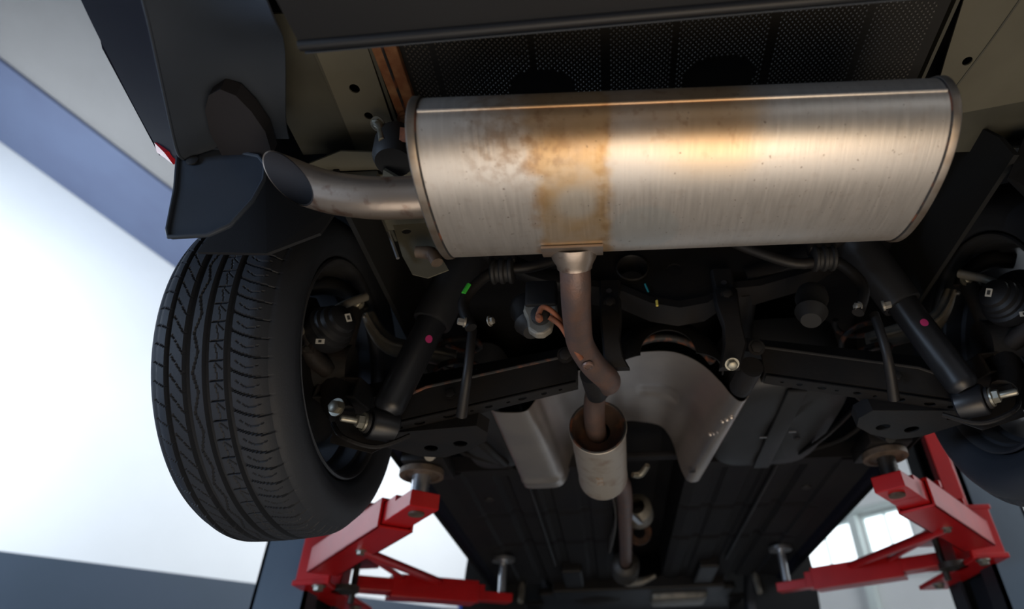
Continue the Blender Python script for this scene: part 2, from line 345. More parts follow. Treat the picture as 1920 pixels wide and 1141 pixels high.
# ================================================================== two-post lift
def lift(s, label, glabel):
    L_ = empty('car_lift', (s * 1.33, 2.65, 0), label=label, cat='car lift'); L_['kind'] = 'thing'
    xo = 1.445; xi = 1.25; y0 = 2.45; y1 = 2.83; zt = 2.9
    # C-section column: back, two cheeks, two lips
    mb = MB()
    mb.box((s * (xo - .006), (y0 + y1) / 2, zt / 2), (.012, y1 - y0, zt))
    mb.box((s * (xo + xi) / 2, y0 + .006, zt / 2), (xo - xi, .012, zt)); mb.box((s * (xo + xi) / 2, y1 - .006, zt / 2), (xo - xi, .012, zt))
    build('column', mb, 'slate', L_, smooth=False, label='slate blue steel column')
    mb = MB(); mb.box((s * (xi + .006), y0 + .05, zt / 2), (.012, .10, zt)); mb.box((s * (xi + .006), y1 - .05, zt / 2), (.012, .10, zt))
    build('column_lip', mb, 'slate_dark', L_, smooth=False)
    build('column_guide', MB().box((s * (xi + .07), (y0 + y1) / 2, zt / 2), (.03, y1 - y0 - .03, zt - .05)), 'slate_dark', L_, smooth=False)
    build('column_cap', MB().box((s * (xo + xi) / 2, (y0 + y1) / 2, zt + .02), (xo - xi + .04, y1 - y0 + .04, .04)), 'slate', L_, smooth=False)
    build('base_plate', MB().box((s * 1.36, (y0 + y1) / 2, .01), (.5, .6, .02)), 'slate', L_, smooth=False)
    # carriage
    cz0, cz1 = 1.98, 2.16
    mb = MB()
    mb.box((s * 1.21, 2.62, cz0 + .009), (.12, .52, .018)); mb.box((s * 1.21, 2.62, cz1), (.12, .52, .018))
    mb.box((s * 1.245, 2.62, (cz0 + cz1) / 2), (.02, .36, cz1 - cz0))
    mb.box((s * 1.20, 2.37, (cz0 + cz1) / 2), (.12, .018, cz1 - cz0)); mb.box((s * 1.20, 2.50, (cz0 + cz1) / 2), (.10, .014, cz1 - cz0))
    build('carriage', mb, 'red', L_, smooth=False, bevel=.003, label='red arm carriage')
    # upright of the carriage
    mb = MB(); mb.box((s * 1.232, 2.52, 2.345), (.014, .15, .37)); mb.box((s * 1.20, 2.45, 2.345), (.07, .014, .37))
    build('carriage_upright', mb, 'red', L_, smooth=False, bevel=.002)
    build('carriage_stop', MB().box((s * 1.195, 2.50, 2.555), (.10, .17, .05)), 'slate', L_, smooth=False, bevel=.004)
    for yb_ in (2.36, 2.74): build('pivot_bolt', MB().bolt((s * 1.17, yb_, 1.975), (0, 0, -1), .016, .018), 'zinc', L_)
    # rear arm: hollow box tube, telescoping inner, pad
    zc = 2.045; A = V((s * 1.15, 2.32, zc)); T = V((.655 if s > 0 else -.670, 1.735, zc)); d = (T - A).normalized(); sd = V((-d.y, d.x, 0))
    arm = empty('swing_arm', A, L_, label='short red swing arm reaching back to the rear jacking point')
    e = A + d * .62; mb = MB()
    for k, (off, wd_, ht) in enumerate([(sd * .050, .008, .085), (-sd * .050, .008, .085)]):
        mb.bar(A + off, e + off, wd_, ht)
    mb.bar(A + V((0, 0, .0385)), e + V((0, 0, .0385)), .108, .008); mb.bar(A - V((0, 0, .0385)), e - V((0, 0, .0385)), .108, .008)
    build('outer_tube', mb, 'red', arm, smooth=False, bevel=.002)
    mb = MB().bar(A + d * .30, T - d * .06, .084, .062); mb.bar(T - d * .10, T + d * .05, .084, .045, off=-.008)
    build('inner_tube', mb, 'red', arm, smooth=False, bevel=.003)
    mb = MB().bar(A + d * .25 + V((0, 0, .052)), A + d * .262 + V((0, 0, .052)), .112, .02); mb.bar(A + d * .48 + V((0, 0, .052)), A + d * .5 + V((0, 0, .052)), .112, .02)
    build('stop_rib', mb, 'red', arm, smooth=False)
    build('spindle_nut', MB().lathe(T - V((0, 0, .031)), (0, 0, -1), [(0, 0.0), (0, .022), (.006, .022), (.006, 0)], 20), 'pad', arm)
    build('screw_spindle', MB().lathe(T, (0, 0, 1), [(0, .0), (0, .026)] + [(.01 + .006 * k, .026 - .002 * (k % 2)) for k in range(12)] + [(.085, .026), (.095, 0)], 20), 'chrome' if s < 0 else 'bolt_dark', arm)
    build('lifting_pad', MB().lathe(T + V((0, 0, .072)), (0, 0, 1), [(0, 0), (0, .03), (.004, .046), (.0, .05), (.0, .062), (.016, .062), (.02, .058), (.02, 0)], 32), 'pad', arm, label='round worn lifting pad')
    # gusset bars of the front arm and the front arm
    B0 = V((s * 1.15, 2.62, 2.035)); B1 = V((s * .618, 2.94, 2.035)); d2 = (B1 - B0).normalized()
    fa = empty('swing_arm', B0, L_, label='long red swing arm reaching forward')
    mb = MB().bar(B0 + d2 * .14, B0 + d2 * .50, .09, .085); build('outer_tube', mb, 'red', fa, smooth=False, bevel=.003)
    mb = MB().bar(B0 + d2 * .0, B0 + d2 * .2, .085, .05); build('arm_root', mb, 'red', fa, smooth=False, bevel=.003)
    mb = MB().bar(B0 + d2 * .46, B1 - d2 * .09, .075, .062); mb.bar(B1 - d2 * .12, B1 + d2 * .04, .06, .035, off=-.01); build('inner_tube', mb, 'red', fa, smooth=False, bevel=.003)
    build('screw_spindle', MB().lathe(B1 + V((0, 0, 0)), (0, 0, 1), [(0, 0), (0, .018)] + [(.01 + .006 * k, .018 - .002 * (k % 2)) for k in range(20)] + [(.14, .018), (.14, .05), (.155, .05), (.155, 0)], 20), 'chrome', fa)
    # brace triangle
    g0 = A + d * .36 - V((0, 0, .042)); g1 = B0 + d2 * .36 + V((0, 0, .03)); g2 = B0 + d2 * .2 + V((0, 0, .03))
    build('brace_rod', MB().tube([g0, g1], .015, 10), 'red', arm)
    build('brace_rod', MB().tube([g0, g2], .010, 10), 'red', arm)
    build('brace_bolt', MB().bolt(g0, (0, 0, -1), .012, .014), 'zinc', arm)
    # locking gear and spring hardware under the carriage
    build('lock_gear', MB().lathe((s * 1.13, 2.50, 2.0), (0, 0, -1), [(0, 0), (0, .05), (.02, .05), (.02, 0)], 14), 'bolt_dark', L_)
    build('lock_rod', MB().tube([(s * 1.12, 2.55, 1.95), (s * 1.12, 2.55, 2.14)], .012, 10), 'bolt_dark', L_)
    return L_
lift(-1, 'slate blue lift column with red arms, left of the car behind its tyre', '')
lift(1, 'slate blue lift column with red arms, right of the car', '')
build('blue_hose_reel', MB().lathe((-1.62, 7.22, 2.84), (.7, -.7, 0), [(0, 0), (0, .18), (.05, .18), (.05, .12), (.15, .12), (.15, .18), (.2, .18), (.2, 0)], 24), 'bluep').update_tag()
o = bpy.data.objects['blue_hose_reel']; o['label'] = 'blue plastic reel on the far wall, seen above the front arm of the left column'; o['category'] = 'hose reel'

# ================================================================== the car
car = empty('car', (0, 2.4, 1.85), label='dark car raised on the lift, seen from below and behind', cat='car')
def part(name, mb, m, label=None, parent=None, **k): return build(name, mb, m, parent or car, label=label, **k)
WC = V((0, 1.18, 2.157)); CAMB = .049

# ---------------- wheel
PIT = 66
def tread_depth(uu, phi):
    # uu 0 = inner shoulder edge, 1 = outer; returns depth in m
    p = (phi / (2 * pi) * PIT)
    d = 0.0
    for c, hw in ((.315, .028), (.50, .028), (.672, .027), (.845, .020)):
        t = abs(uu - c)
        if t < hw: d = max(d, .009)
    def line(v, width):   # v periodic 0..1
        v = v - math.floor(v); v = min(v, 1 - v); return v < width
    if uu < .285:
        q = p + .55 * (uu / .29) ** 2
        if line(q, .05): d = max(d, .0045 if uu > .05 else .003)
        if .06 < uu < .25 and line(q + .5 + .08 * sin(uu * 30), .03): d = max(d, .002)
    elif .345 < uu < .465:
        if line(p + .1 * (uu - .4), .055): d = max(d, .0045)
        if uu < .40 and line(p + .45 + (uu - .34) * 6, .032): d = max(d, .002)
        if abs(uu - (.405 + .008 * sin(2 * pi * p))) < .006: d = max(d, .0015)
    elif .535 < uu < .64:
        zz = .588 + .022 * math.asin(sin(pi * p)) / (pi / 2)
        if abs(uu - zz) < .008: d = max(d, .003)
    elif .705 < uu < .82:
        if line(p + (uu - .76) * 9, .035): d = max(d, .0028)
    elif uu > .87:
        if line(p + (uu - .9) * 2.5, .030): d = max(d, .003)
    return d
def wheel_frame(s):
    ax = V((s, 0, -CAMB)).normalized()    # points outboard; top leans outboard
    ax = V((s * cos(CAMB), 0, -sin(CAMB)))
    up = V((s * sin(CAMB), 0, cos(CAMB))); f = V((0, 1, 0))
    c = V((s * .696, WC.y, WC.z))          # centre of the inner rim plane
    return c, ax, up, f
def wheel(s):
    c, ax, up, f = wheel_frame(s)
    wh = empty('rear_wheel', c + ax * .1, car, label='alloy wheel with a ribbed tyre at the %s rear' % ('left' if s < 0 else 'right'))
    def P(t, rr, ph): return c + ax * t + (f * cos(ph) + up * sin(ph)) * rr
    # tyre: inner sidewall, tread, outer sidewall
    if s < 0: NA, NU = PIT * 16, 96
    else: NA, NU = PIT * 4, 40
    side_in = [(.006, .238), (-.004, .243), (-.012, .252), (-.018, .270), (-.021, .276), (-.021, .279), (-.023, .285), (-.020, .300), (-.012, .313), (-.003, .322), (.004, .327)]
    side_out = [(.196, .327), (.204, .320), (.212, .305), (.215, .288), (.210, .262), (.200, .246), (.190, .238)]
    prof = [(t, rr, -1) for t, rr in side_in]
    for k in range(NU + 1):
        uu = k / NU; t = .008 + .184 * uu; e = abs(uu - .5) * 2
        prof.append((t, .3452 - .005 * e ** 2 - .0125 * max(0, (e - .72) / .28) ** 2.2, uu))
    prof += [(t, rr, -1) for t, rr in side_out]
    vs = []
    for t, rr, uu in prof:
        for k in range(NA):
            ph = 2 * pi * k / NA
            vs.append(P(t, rr - (tread_depth(uu, ph) if uu >= 0 else 0), ph))
    fs = [(i * NA + k, i * NA + (k + 1) % NA, (i + 1) * NA + (k + 1) % NA, (i + 1) * NA + k) for i in range(len(prof) - 1) for k in range(NA)]
    me = bpy.data.meshes.new('tyre'); o0 = c + ax * .1; me.from_pydata([tuple(p - o0) for p in vs], [], fs)
    me.materials.append(M['rubber']); me.update()
    me.polygons.foreach_set('use_smooth', [prof[q // NA][2] < 0 for q in range(len(fs))])
    ty = bpy.data.objects.new('tyre', me); COL.objects.link(ty); ty.parent = wh; ty.location = (0, 0, 0); WL[ty.name] = o0
    ty['label'] = 'black tyre with four grooves and block tread'
    if s > 0: me.flip_normals()
    # rim
    rim = MB().lathe(c, ax, [(.006, .236), (-.003, .2375), (-.006, .234), (-.003, .228), (.006, .224), (.02, .222), (.024, .216), (.06, .214), (.066, .205), (.12, .202), (.155, .208), (.19, .222), (.197, .232), (.19, .238)], 96)
    build('rim', rim, 'alloy', wh)
    hub = MB().lathe(c + ax * .135, ax, [(0, 0), (0, .07), (.02, .075), (.045, .06), (.05, 0)], 32)
    build('hub', hub, 'alloy', wh)
    for k in range(5):
        a = 2 * pi * k / 5 - .35; mb = MB()
        for dlt in (-.16, .16):
            p0 = P(.15, .06, a + dlt * .8); p1 = P(.155, .208, a + dlt * 1.25); dr = (p1 - p0).normalized(); tn = ax.cross(dr)
            q = []
            for (pp_, hw, th) in ((p0, .022, .022), (p1, .015, .012)):
                q += [pp_ + tn * hw - ax * th, pp_ - tn * hw - ax * th, pp_ - tn * hw + ax * th, pp_ + tn * hw + ax * th]
            mb.add(q, [(0, 1, 2, 3), (7, 6, 5, 4), (0, 4, 5, 1), (1, 5, 6, 2), (2, 6, 7, 3), (3, 7, 4, 0)])
        build('spoke', mb, 'alloy', wh, smooth=False, bevel=.004)
    build('brake_disc', MB().lathe(c + ax * .085, ax, [(0, .06), (0, .150), (.006, .150), (.006, .135), (.012, .135), (.012, .150), (.018, .150), (.018, .06)], 48), 'iron', wh)
    build('splash_shield', MB().lathe(c + ax * .055, ax, [(0, .03), (0, .135), (.008, .155), (.014, .157)], 40, a0=-.5, a1=4.2, ref=(0, 1, 0)), 'black', wh, solid=.002)
for s in (-1, 1): wheel(s)

# ---------------- suspension per side
def susp(s):
    X = lambda x, y, z: V((s * x, y, z))
    # knuckle: hub carrier with arms
    kn = MB().tube([X(.77, 1.18, 2.157), X(.69, 1.19, 2.157)], [.065, .052], 24)
    kn.tube([X(.72, 1.18, 2.16), X(.705, 1.16, 2.23), X(.70, 1.155, 2.305)], [.03, .022, .02], 12, smooth=3)
    kn.tube([X(.72, 1.19, 2.14), X(.70, 1.17, 2.07), X(.672, 1.16, 2.03)], [.035, .028, .026], 12, smooth=3)
    kn.tube([X(.73, 1.19, 2.15), X(.72, 1.29, 2.14), X(.68, 1.36, 2.12)], [.03, .025, .02], 12, smooth=3)
    K_ = part('knuckle', kn, 'iron')
    part('upper_bolt', MB().bolt(X(.690, 1.142, 2.300), (-s * .15, -.9, -.35), .011, .014), 'zinc', parent=K_)
    # open pressed sleeve at mid height (trailing arm mount)
    o0 = X(.700, 1.155, 2.098)
    mb = MB()
    ringo = [(-.045, -.026), (.045, -.03), (.05, .018), (-.038, .026)]
    ax1 = V((s * .1, -1, -.1)).normalized(); U = V((-s, 0, 0)); Wv = V((0, 0, 1))
    outer = [o0 + U * a + Wv * b for a, b in ringo]; inner = [o0 + U * a * .86 + Wv * b * .78 for a, b in ringo]
    q = outer + inner + [p - ax1 * .10 for p in outer] + [p - ax1 * .10 for p in inner]
    fs = []
    for i in range(4):
        j = (i + 1) % 4
        fs += [(i, j, 4 + j, 4 + i), (i, 8 + i, 8 + j, j), (4 + i, 4 + j, 12 + j, 12 + i), (8 + i, 12 + i, 12 + j, 8 + j)]
    mb.add(q, fs)
    part('trailing_arm', mb, 'iron', smooth=False, bevel=.003)
    ta = MB().tube([X(.675, 1.26, 2.13), X(.67, 1.45, 2.22), X(.66, 1.62, 2.30)], [.03, .032, .035], 12, smooth=4, flat=.55)
    part('trailing_arm_blade', ta, 'black')
    # axle shaft boot / drum-like motor of parking brake with stickers
    cal = MB().lathe(X(0.729, 1.100, 2.191), (-s * .75, -.5, .18), [(0, 0), (0, .046), (.012, .05), (.03, .05), (.034, .044), (.042, .044), (.046, .039), (.056, .038), (.06, .031), (.07, .03), (.073, .024), (.078, 0)], 28)
    C_ = part('brake_caliper', cal, 'plastic', label='black brake caliper motor with two stickers')
    mb = MB().tube([X(0.754, 1.070, 2.181), X(0.744, 1.100, 2.146), X(0.719, 1.150, 2.131)], [.018, .02, .02], 12, smooth=3)
    mb.box(X(0.754, 1.100, 2.156), (.05, .05, .04))
    build('caliper_body', mb, 'iron', C_, bevel=.004)
    p0 = X(0.719, 1.065, 2.176); mb = MB(); n_ = V((-s * .1, -.95, -.3)).normalized(); uu_ = V((-s, .1, 0)).normalized(); ww_ = n_.cross(uu_).normalized()
    lab0 = X(.700, 1.046, 2.138)
    build('sticker', MB().box(lab0, (.017, .010, .0012), (uu_, ww_, n_)), 'sticker', C_, smooth=False)
    build('sticker_print', MB().box(lab0 + n_ * .001, (.006, .005, .0006), (uu_, ww_, n_)), 'ink', C_, smooth=False)
    lab1 = X(.662, 1.060, 2.203); n2_ = V((-s * .75, -.6, -.2)).normalized(); u2 = V((-s * .3, .6, -.9)); u2 = (u2 - n2_ * u2.dot(n2_)).normalized(); w2 = n2_.cross(u2)
    build('sticker', MB().box(lab1, (.017, .012, .0012), (u2, w2, n2_)), 'sticker', C_, smooth=False)
    build('sticker_print', MB().box(lab1 + n2_ * .001, (.009, .006, .0006), (u2, w2, n2_)), 'ink', C_, smooth=False)
    # brake hose with ribbed ferrule, bleed screw
    h = MB().tube([X(0.664, 1.120, 2.301), X(0.689, 1.090, 2.261), X(0.709, 1.075, 2.228)], [.010, .009, .009], 10, smooth=4)
    h.lathe(X(0.709, 1.075, 2.228), (s * .55, -.2, -.75), [(.0, .009), (.002, .011), (.008, .011), (.009, .008), (.012, .008), (.013, .011), (.02, .011), (.021, .008), (.025, .008), (.026, .010), (.033, .010), (.034, .006), (.05, .005), (.05, 0)], 14)
    build('brake_hose', h, 'castalu', C_)
    build('bleed_screw', MB().lathe(X(0.754, 1.060, 2.171), (-s * .2, -1, 0), [(0, .010), (.012, .010), (.014, .007), (.02, .006), (.02, 0)], 12), 'castalu', C_)
    build('slide_pin', MB().lathe(X(0.754, 1.070, 2.131), (-s * .8, -.5, -.15), [(0, .008), (.03, .008), (.03, .007), (.034, .005), (.034, 0)], 14), 'bolt_dark', C_)
    # dark clutter behind upper: bracket lumps
    mb = MB().tube([X(.80, 1.12, 2.33), X(.76, 1.13, 2.345), X(.71, 1.15, 2.33), X(.69, 1.17, 2.30)], [.018, .022, .016, .018], 10, smooth=3)
    part('abs_sensor_bracket', mb, 'black')
    # curved upper arm
    ua = MB().tube([X(.695, 1.22, 2.325), X(.672, 1.24, 2.285), X(.635, 1.25, 2.252), X(.575, 1.26, 2.240), X(.49, 1.28, 2.228)], [.017, .021, .026, .028, .025], 16, smooth=5, flat=.75)
    U_ = part('upper_arm', ua, 'castalu', label='curved cast aluminium control arm' if s < 0 else 'curved cast aluminium control arm in shade')
    build('arm_rib', MB().tube([X(.69, 1.196, 2.31), X(.665, 1.214, 2.272), X(.63, 1.223, 2.243), X(.57, 1.232, 2.232), X(.48, 1.255, 2.222)], .005, 8, smooth=4), 'castalu', U_)
    build('arm_stud', MB().bolt(X(.693, 1.195, 2.300), (-s * .3, -1, -.2), .0045, .006, washer=False), 'chrome', U_)
    # lower spring link: channel with web and flanged bottom
    a0, a1 = X(.605, 1.135, 1.992), X(.195, 1.15, 2.088)
    mb = MB()
    def quadpt(t, dy, dz): return a0.lerp(a1, t) + V((0, dy, dz))
    hh = lambda t: .030 + .028 * sst(0, .25, t)
    secs = []
    for i in range(9):
        t = i / 8; secs.append([quadpt(t, -.004, hh(t)), quadpt(t, -.0, .0), quadpt(t, .022, -.002), quadpt(t, .045, 0), quadpt(t, .048, hh(t)), quadpt(t, .044, hh(t)), quadpt(t, .041, .006), quadpt(t, .022, .003), quadpt(t, .006, .006), quadpt(t, .004, hh(t))])
    vs = [p for c_ in secs for p in c_]; n = 10
    fs = [(i * n + k, i * n + (k + 1) % n, (i + 1) * n + (k + 1) % n, (i + 1) * n + k) for i in range(8) for k in range(n)] + [tuple(range(n)), tuple(range(8 * n, 9 * n))]
    mb.add(vs, fs)
    LA_ = part('lower_arm', mb, 'black', smooth=False, label='pressed black lower control arm')
    # holed strip below
    dU = (a1 - a0).normalized(); dW = V((0, 1, 0))
    holes = [(.055, .020, .007, .007), (.095, .02, .011, .009), (.155, .019, .013, .010), (.20, .020, .004), (.235, .018, .008, .006), (.275, .018, .004), (.305, .017, .009, .006), (.35, .016, .006), (.385, .016, .004)]
    mb = MB().plate(a0 + V((0, 0, -.007)), dU, dW, [(0, 0), (.42, 0), (.42, .032), (.2, .038), (.06, .05), (.0, .05)], holes, .0025)
    build('arm_web', mb, 'black', LA_, smooth=False)
    mbd = MB()
    for hx, hy, hr, *rest in holes: mbd.lathe(a0 + dU * hx + dW * hy - V((0, 0, .0045)), (0, 0, 1), [(0, 0), (0, hr * 1.02)], 14)
    build('arm_rim', MB().tube([a0 + V((0, -.004, hh(0) )), a0.lerp(a1, .25) + V((0, -.006, hh(.25))), a1 + V((0, -.006, hh(1)))], .0035, 8), 'blackrust' if s < 0 else 'black', LA_)
    build('arm_plug', MB().bolt(X(.45, 1.128, 2.055), (0, -1, 0), .009, .004), 'black', LA_)
    # spring seat plate, wide, with two holes
    O = X(.60, 1.168, 1.990)
    U = V((-s, 0, .05)).normalized()
    outl = [(0, .0), (.20, .0), (.215, .04), (.205, .085), (.16, .130), (.10, .160), (.05, .14), (-.01, .06)]
    mb = MB().plate(O, U, V((0, 1, .05)), outl, [(.085, .100, .015, .018), (.150, .088, .015, .017), (.03, .04, .007)], .003 * (1 if s < 0 else -1))
    SP = part('spring_seat', mb, 'black' if s < 0 else 'black', smooth=False, label='wide black pressed spring seat with oval holes')
    outw = [O + U * a + V((0, 1, .05)).normalized() * b for a, b in outl]
    vs = outw + [p + V((0, .01, .035)) for p in outw]; n = len(outw)
    build('seat_flange', MB().add(vs, [(i, (i + 1) % n, (i + 1) % n + n, i + n) for i in range(n)]), 'black', SP, smooth=False, solid=.002)
    # coil spring standing on the seat
    turns = 4.5; P_ = []
    for i in range(int(turns * 16) + 1):
        t = i / 16 * 2 * pi; P_.append(X(.49, 1.30, 2.03) + V((cos(t) * .052, sin(t) * .052, .062 * i / 16)))
    part('coil_spring', MB().tube(P_, .007, 8), 'blackrust')
    # shock absorber
    b0, b1, b2 = X(.567, 1.115, 2.015), X(.487, 1.10, 2.215), X(.395, 1.08, 2.52)
    d = (b2 - b0).normalized(); Ld = (b2 - b0).length; Lm = (b1 - b0).length
    sh = MB().lathe(b0, d, [(-.005, 0), (-.005, .02), (.004, .029), (.015, .031), (Lm + .04, .031)], 32)
    SH = part('shock_absorber', sh, 'damper', label='black shock absorber with a pink paint dot')
    build('dust_sleeve', MB().lathe(b0, d, [(Lm - .01, .0325), (Lm - .01, .040), (Lm - .004, .0415), (Ld, .046), (Ld, 0)], 32), 'plastic', SH)
    ea = V((s * .80, -.75, -.12)).normalized()
    eye = b0 + d * -.018 + V((s * .01, .01, -.006))
    mb = MB().lathe(eye - ea * .034, ea, [(0, 0), (0, .027), (.004, .031), (.05, .031), (.054, .028), (.054, .0)], 28)
    build('lower_eye', mb, 'damper', SH)
    mb = MB().lathe(eye + ea * .022, ea, [(0, 0), (0, .021), (.006, .021), (.006, .0)], 24)
    build('bushing', mb, 'rubber2', SH)
    mb = MB().bolt(eye + ea * .028, ea, .0125, .017, stud=.030); build('eye_bolt', mb, 'zinc', SH, label='bright plated bolt with a protruding thread')
    # bracket strap around the eye
    mb = MB().tube([eye + V((s * .095, .01, .01)), eye + V((s * .06, -.01, -.028)), eye + V((0, .01, -.042)), eye + V((-s * .055, .03, -.012))], .005, 8, smooth=5)
    mb.plate(eye + V((s * .075, .02, -.01)), V((-s, .5, 0)), V((0, 0, 1)), [(-.02, -.02), (.06, -.03), (.10, .0), (.08, .04), (-.02, .05)], [], .004)
    build('eye_bracket', mb, 'black', SH, smooth=False)
    if s < 0: part('hub_bolt', MB().bolt(X(.668, 1.118, 2.028), (s * .35, -1, -.25), .0125, .014), 'zinc', parent=K_)
    # pink dot
    pd = b0 + d * (Lm * (.74 if s < 0 else .66)) ; toC = (CAM - pd); toC -= d * toC.dot(d); toC.normalize(); side = d.cross(toC).normalized() * (1 if s < 0 else -1)
    nn = (toC * .5 + side * (-.85)).normalized() if False else (toC * .9 + (d.cross(toC)) * (.42 if s > 0 else .30) * (1 if s > 0 else 1)).normalized()
    tt = d.cross(nn)
    mb = MB(); ring = []
    for k in range(16):
        a = 2 * pi * k / 16; off = tt * cos(a) * .0075; q = pd + off + d * sin(a) * .0085; rad_ = q - (b0 + d * (q - b0).dot(d))
        base = b0 + d * ((pd - b0).dot(d) + sin(a) * .0085); ang = cos(a) * .25
        ring.append(base + (nn * cos(ang) + tt * sin(ang)) * .0316)
    cc = pd + nn * .0318
    mb.add([cc] + ring + [cc - nn * .003], [(0, 1 + k, 1 + (k + 1) % 16) for k in range(16)])
    build('paint_dot', mb, 'pink', SH, label='pink paint dot')
    # stabiliser link and stabiliser end
    part('stabiliser_link', MB().tube([X(.392, 1.02, 2.135), X(.395, 1.03, 2.05), X(.415, 1.10, 1.99)], [.009, .009, .011], 10, smooth=4), 'black')
    part('link_bolt', MB().bolt(X(.40, .995, 2.135), (s, -.4, 0), .007, .016), 'castalu')
    part('link_bolt', MB().bolt(X(.355, .995, 2.135), (-s, -.4, 0), .007, .010), 'castalu')
    # wheel arch liner: inner wall and curved shell
    c, ax, up, f = wheel_frame(s)
    sh = MB(); n = 24
    def arch(uu, vv):
        a = lerp(.42, pi + .02, uu); xx = lerp(.62, .90, vv); return V((s * xx, 1.20 - cos(a) * .425, 2.20 + sin(a) * .40))
    sh.grid(arch, 32, 3); part('wheel_arch_liner', sh, 'liner', solid=.004)
    pts = [V((s * .62, 1.20 - cos(lerp(0, pi, i / 16)) * .425, 2.30 + sin(lerp(0, pi, i / 16)) * .30)) for i in range(17)]
    part('inner_arch_panel', MB().extr(pts, V((-s * .01, 0, 0))), 'liner', smooth=False)
for s in (-1, 1): susp(s)

# ---------------- stabiliser bar, its bushings
part('stabiliser_bar', MB().tube([(-.390, 1.0, 2.125), (-.41, 1.0, 2.185), (-.385, 1.0, 2.235), (-.345, 1.0, 2.265), (-.27, 1.0, 2.272), (-.18, 1.01, 2.32), (-.09, 1.0, 2.37), (.06, 1.0, 2.37), (.165, 1.0, 2.30), (.26, 1.0, 2.252), (.33, 1.0, 2.258), (.365, 1.0, 2.225), (.378, 1.0, 2.18), (.352, 1.0, 2.125)], .0115, 14, smooth=5), 'black', label='bent black stabiliser bar')
for x in (-.338, .318):
    mb = MB().lathe((x - .024, 1.0, 2.262), (1, 0, 0), [(0, 0), (0, .022), (.004, .027), (.009, .027), (.012, .023), (.018, .023), (.021, .027), (.027, .027), (.03, .023), (.036, .023), (.039, .027), (.044, .027), (.048, .022), (.048, 0)], 24)
    b_ = part('bar_bushing', mb, 'rubber2')
    build('bushing_clamp', MB().box((x, .995, 2.30), (.055, .03, .05)), 'black', b_, bevel=.004)
o = MB().tube([(-.4095, .9885, 2.20), (-.4005, .9885, 2.222)], .0045, 8); part('paint_mark', o, 'green', label='small green paint mark')

# ---------------- rear subframe
out = [(-.20, .145), (.46, .145), (.52, .10), (.44, .08), (.36, .03), (.24, -.005), (.17, -.01), (.12, -.045), (.06, -.055), (.0, -.04), (-.06, -.005), (-.12, .01), (-.20, .03)]
mb = MB().plate((-.03, 1.12, 2.305), (1, 0, 0), (0, .05, 1), [(a - .0, b) for a, b in out], [(-.035, .045, .036, .036), (.062, .040, .019, .019)], -.004, hn=24)
SF = part('rear_subframe', mb, 'black', smooth=False, label='black pressed rear subframe with a large round hole')
# folded bottom flange following the lower edge
low = [(-.20, .03), (-.12, .01), (-.06, -.005), (.0, -.04), (.06, -.055), (.12, -.045), (.17, -.01), (.24, -.005), (.36, .03), (.44, .08)]
n = len(low); vs = []
for dy, dz in ((0, 0), (-.012, -.004), (-.014, -.022), (.05, -.026), (.05, -.02)):
    vs += [V((-.03 + a, 1.12 + dy, 2.305 + b + dz)) for a, b in low]
build('subframe_flange', MB().add(vs, [(j * n + i, j * n + i + 1, (j + 1) * n + i + 1, (j + 1) * n + i) for j in range(4) for i in range(n - 1)]), 'black', SF, solid=.002)
build('hole_collar', MB().lathe((-.065, 1.12, 2.350), (0, -1, 0), [(0, .036), (.006, .038), (.008, .035), (.004, .033), (-.05, .033)], 32), 'black', SF)
build('paint_mark', MB().tube([(-.040, 1.112, 2.300), (-.034, 1.112, 2.278)], .0022, 6), 'cyan', SF, label='small blue chalk mark')
build('paint_mark', MB().tube([(-.019, 1.102, 2.246), (-.019, 1.102, 2.232)], .0028, 6), 'yellow', SF, label='small yellow paint mark')
for s in (-1, 1):
    # subframe side rails
    mb = MB().tube([(s * .19, 1.14, 2.33), (s * .30, 1.12, 2.35), (s * .42, 1.06, 2.40), (s * .47, .98, 2.44)], [.035, .035, .033, .03], 12, smooth=4, flat=.7)
    mb.tube([(s * .19, 1.14, 2.30), (s * .21, 1.35, 2.26), (s * .34, 1.5, 2.26), (s * .48, 1.62, 2.30)], [.035, .035, .033, .03], 12, smooth=4, flat=.7)
    part('subframe_leg', mb, 'black')
    # upper lateral link and toe link in shadow
    part('lateral_link', MB().bar((s * .16, 1.2, 2.18), (s * .66, 1.24, 2.12), .03, .035), 'black', smooth=False)
    part('toe_link', MB().tube([(s * .20, 1.24, 2.17), (s * .66, 1.26, 2.13)], .014, 10), 'black')
    part('bump_stop', MB().lathe((s * .30, 1.06, 2.22), (-s * .3, -.2, -1), [(0, .03), (.02, .034), (.04, .028), (.06, .033), (.085, .02), (.085, 0)], 16), 'rubber2')
    part('mounting_nut', MB().bolt((s * .20 - .018, 1.13, 2.135), (0, -1, -.3), .012, .008), 'black')
    part('arm_mount', MB().tube([(s * .165, 1.13, 2.09), (s * .155, 1.22, 2.09)], .024, 20), 'black')
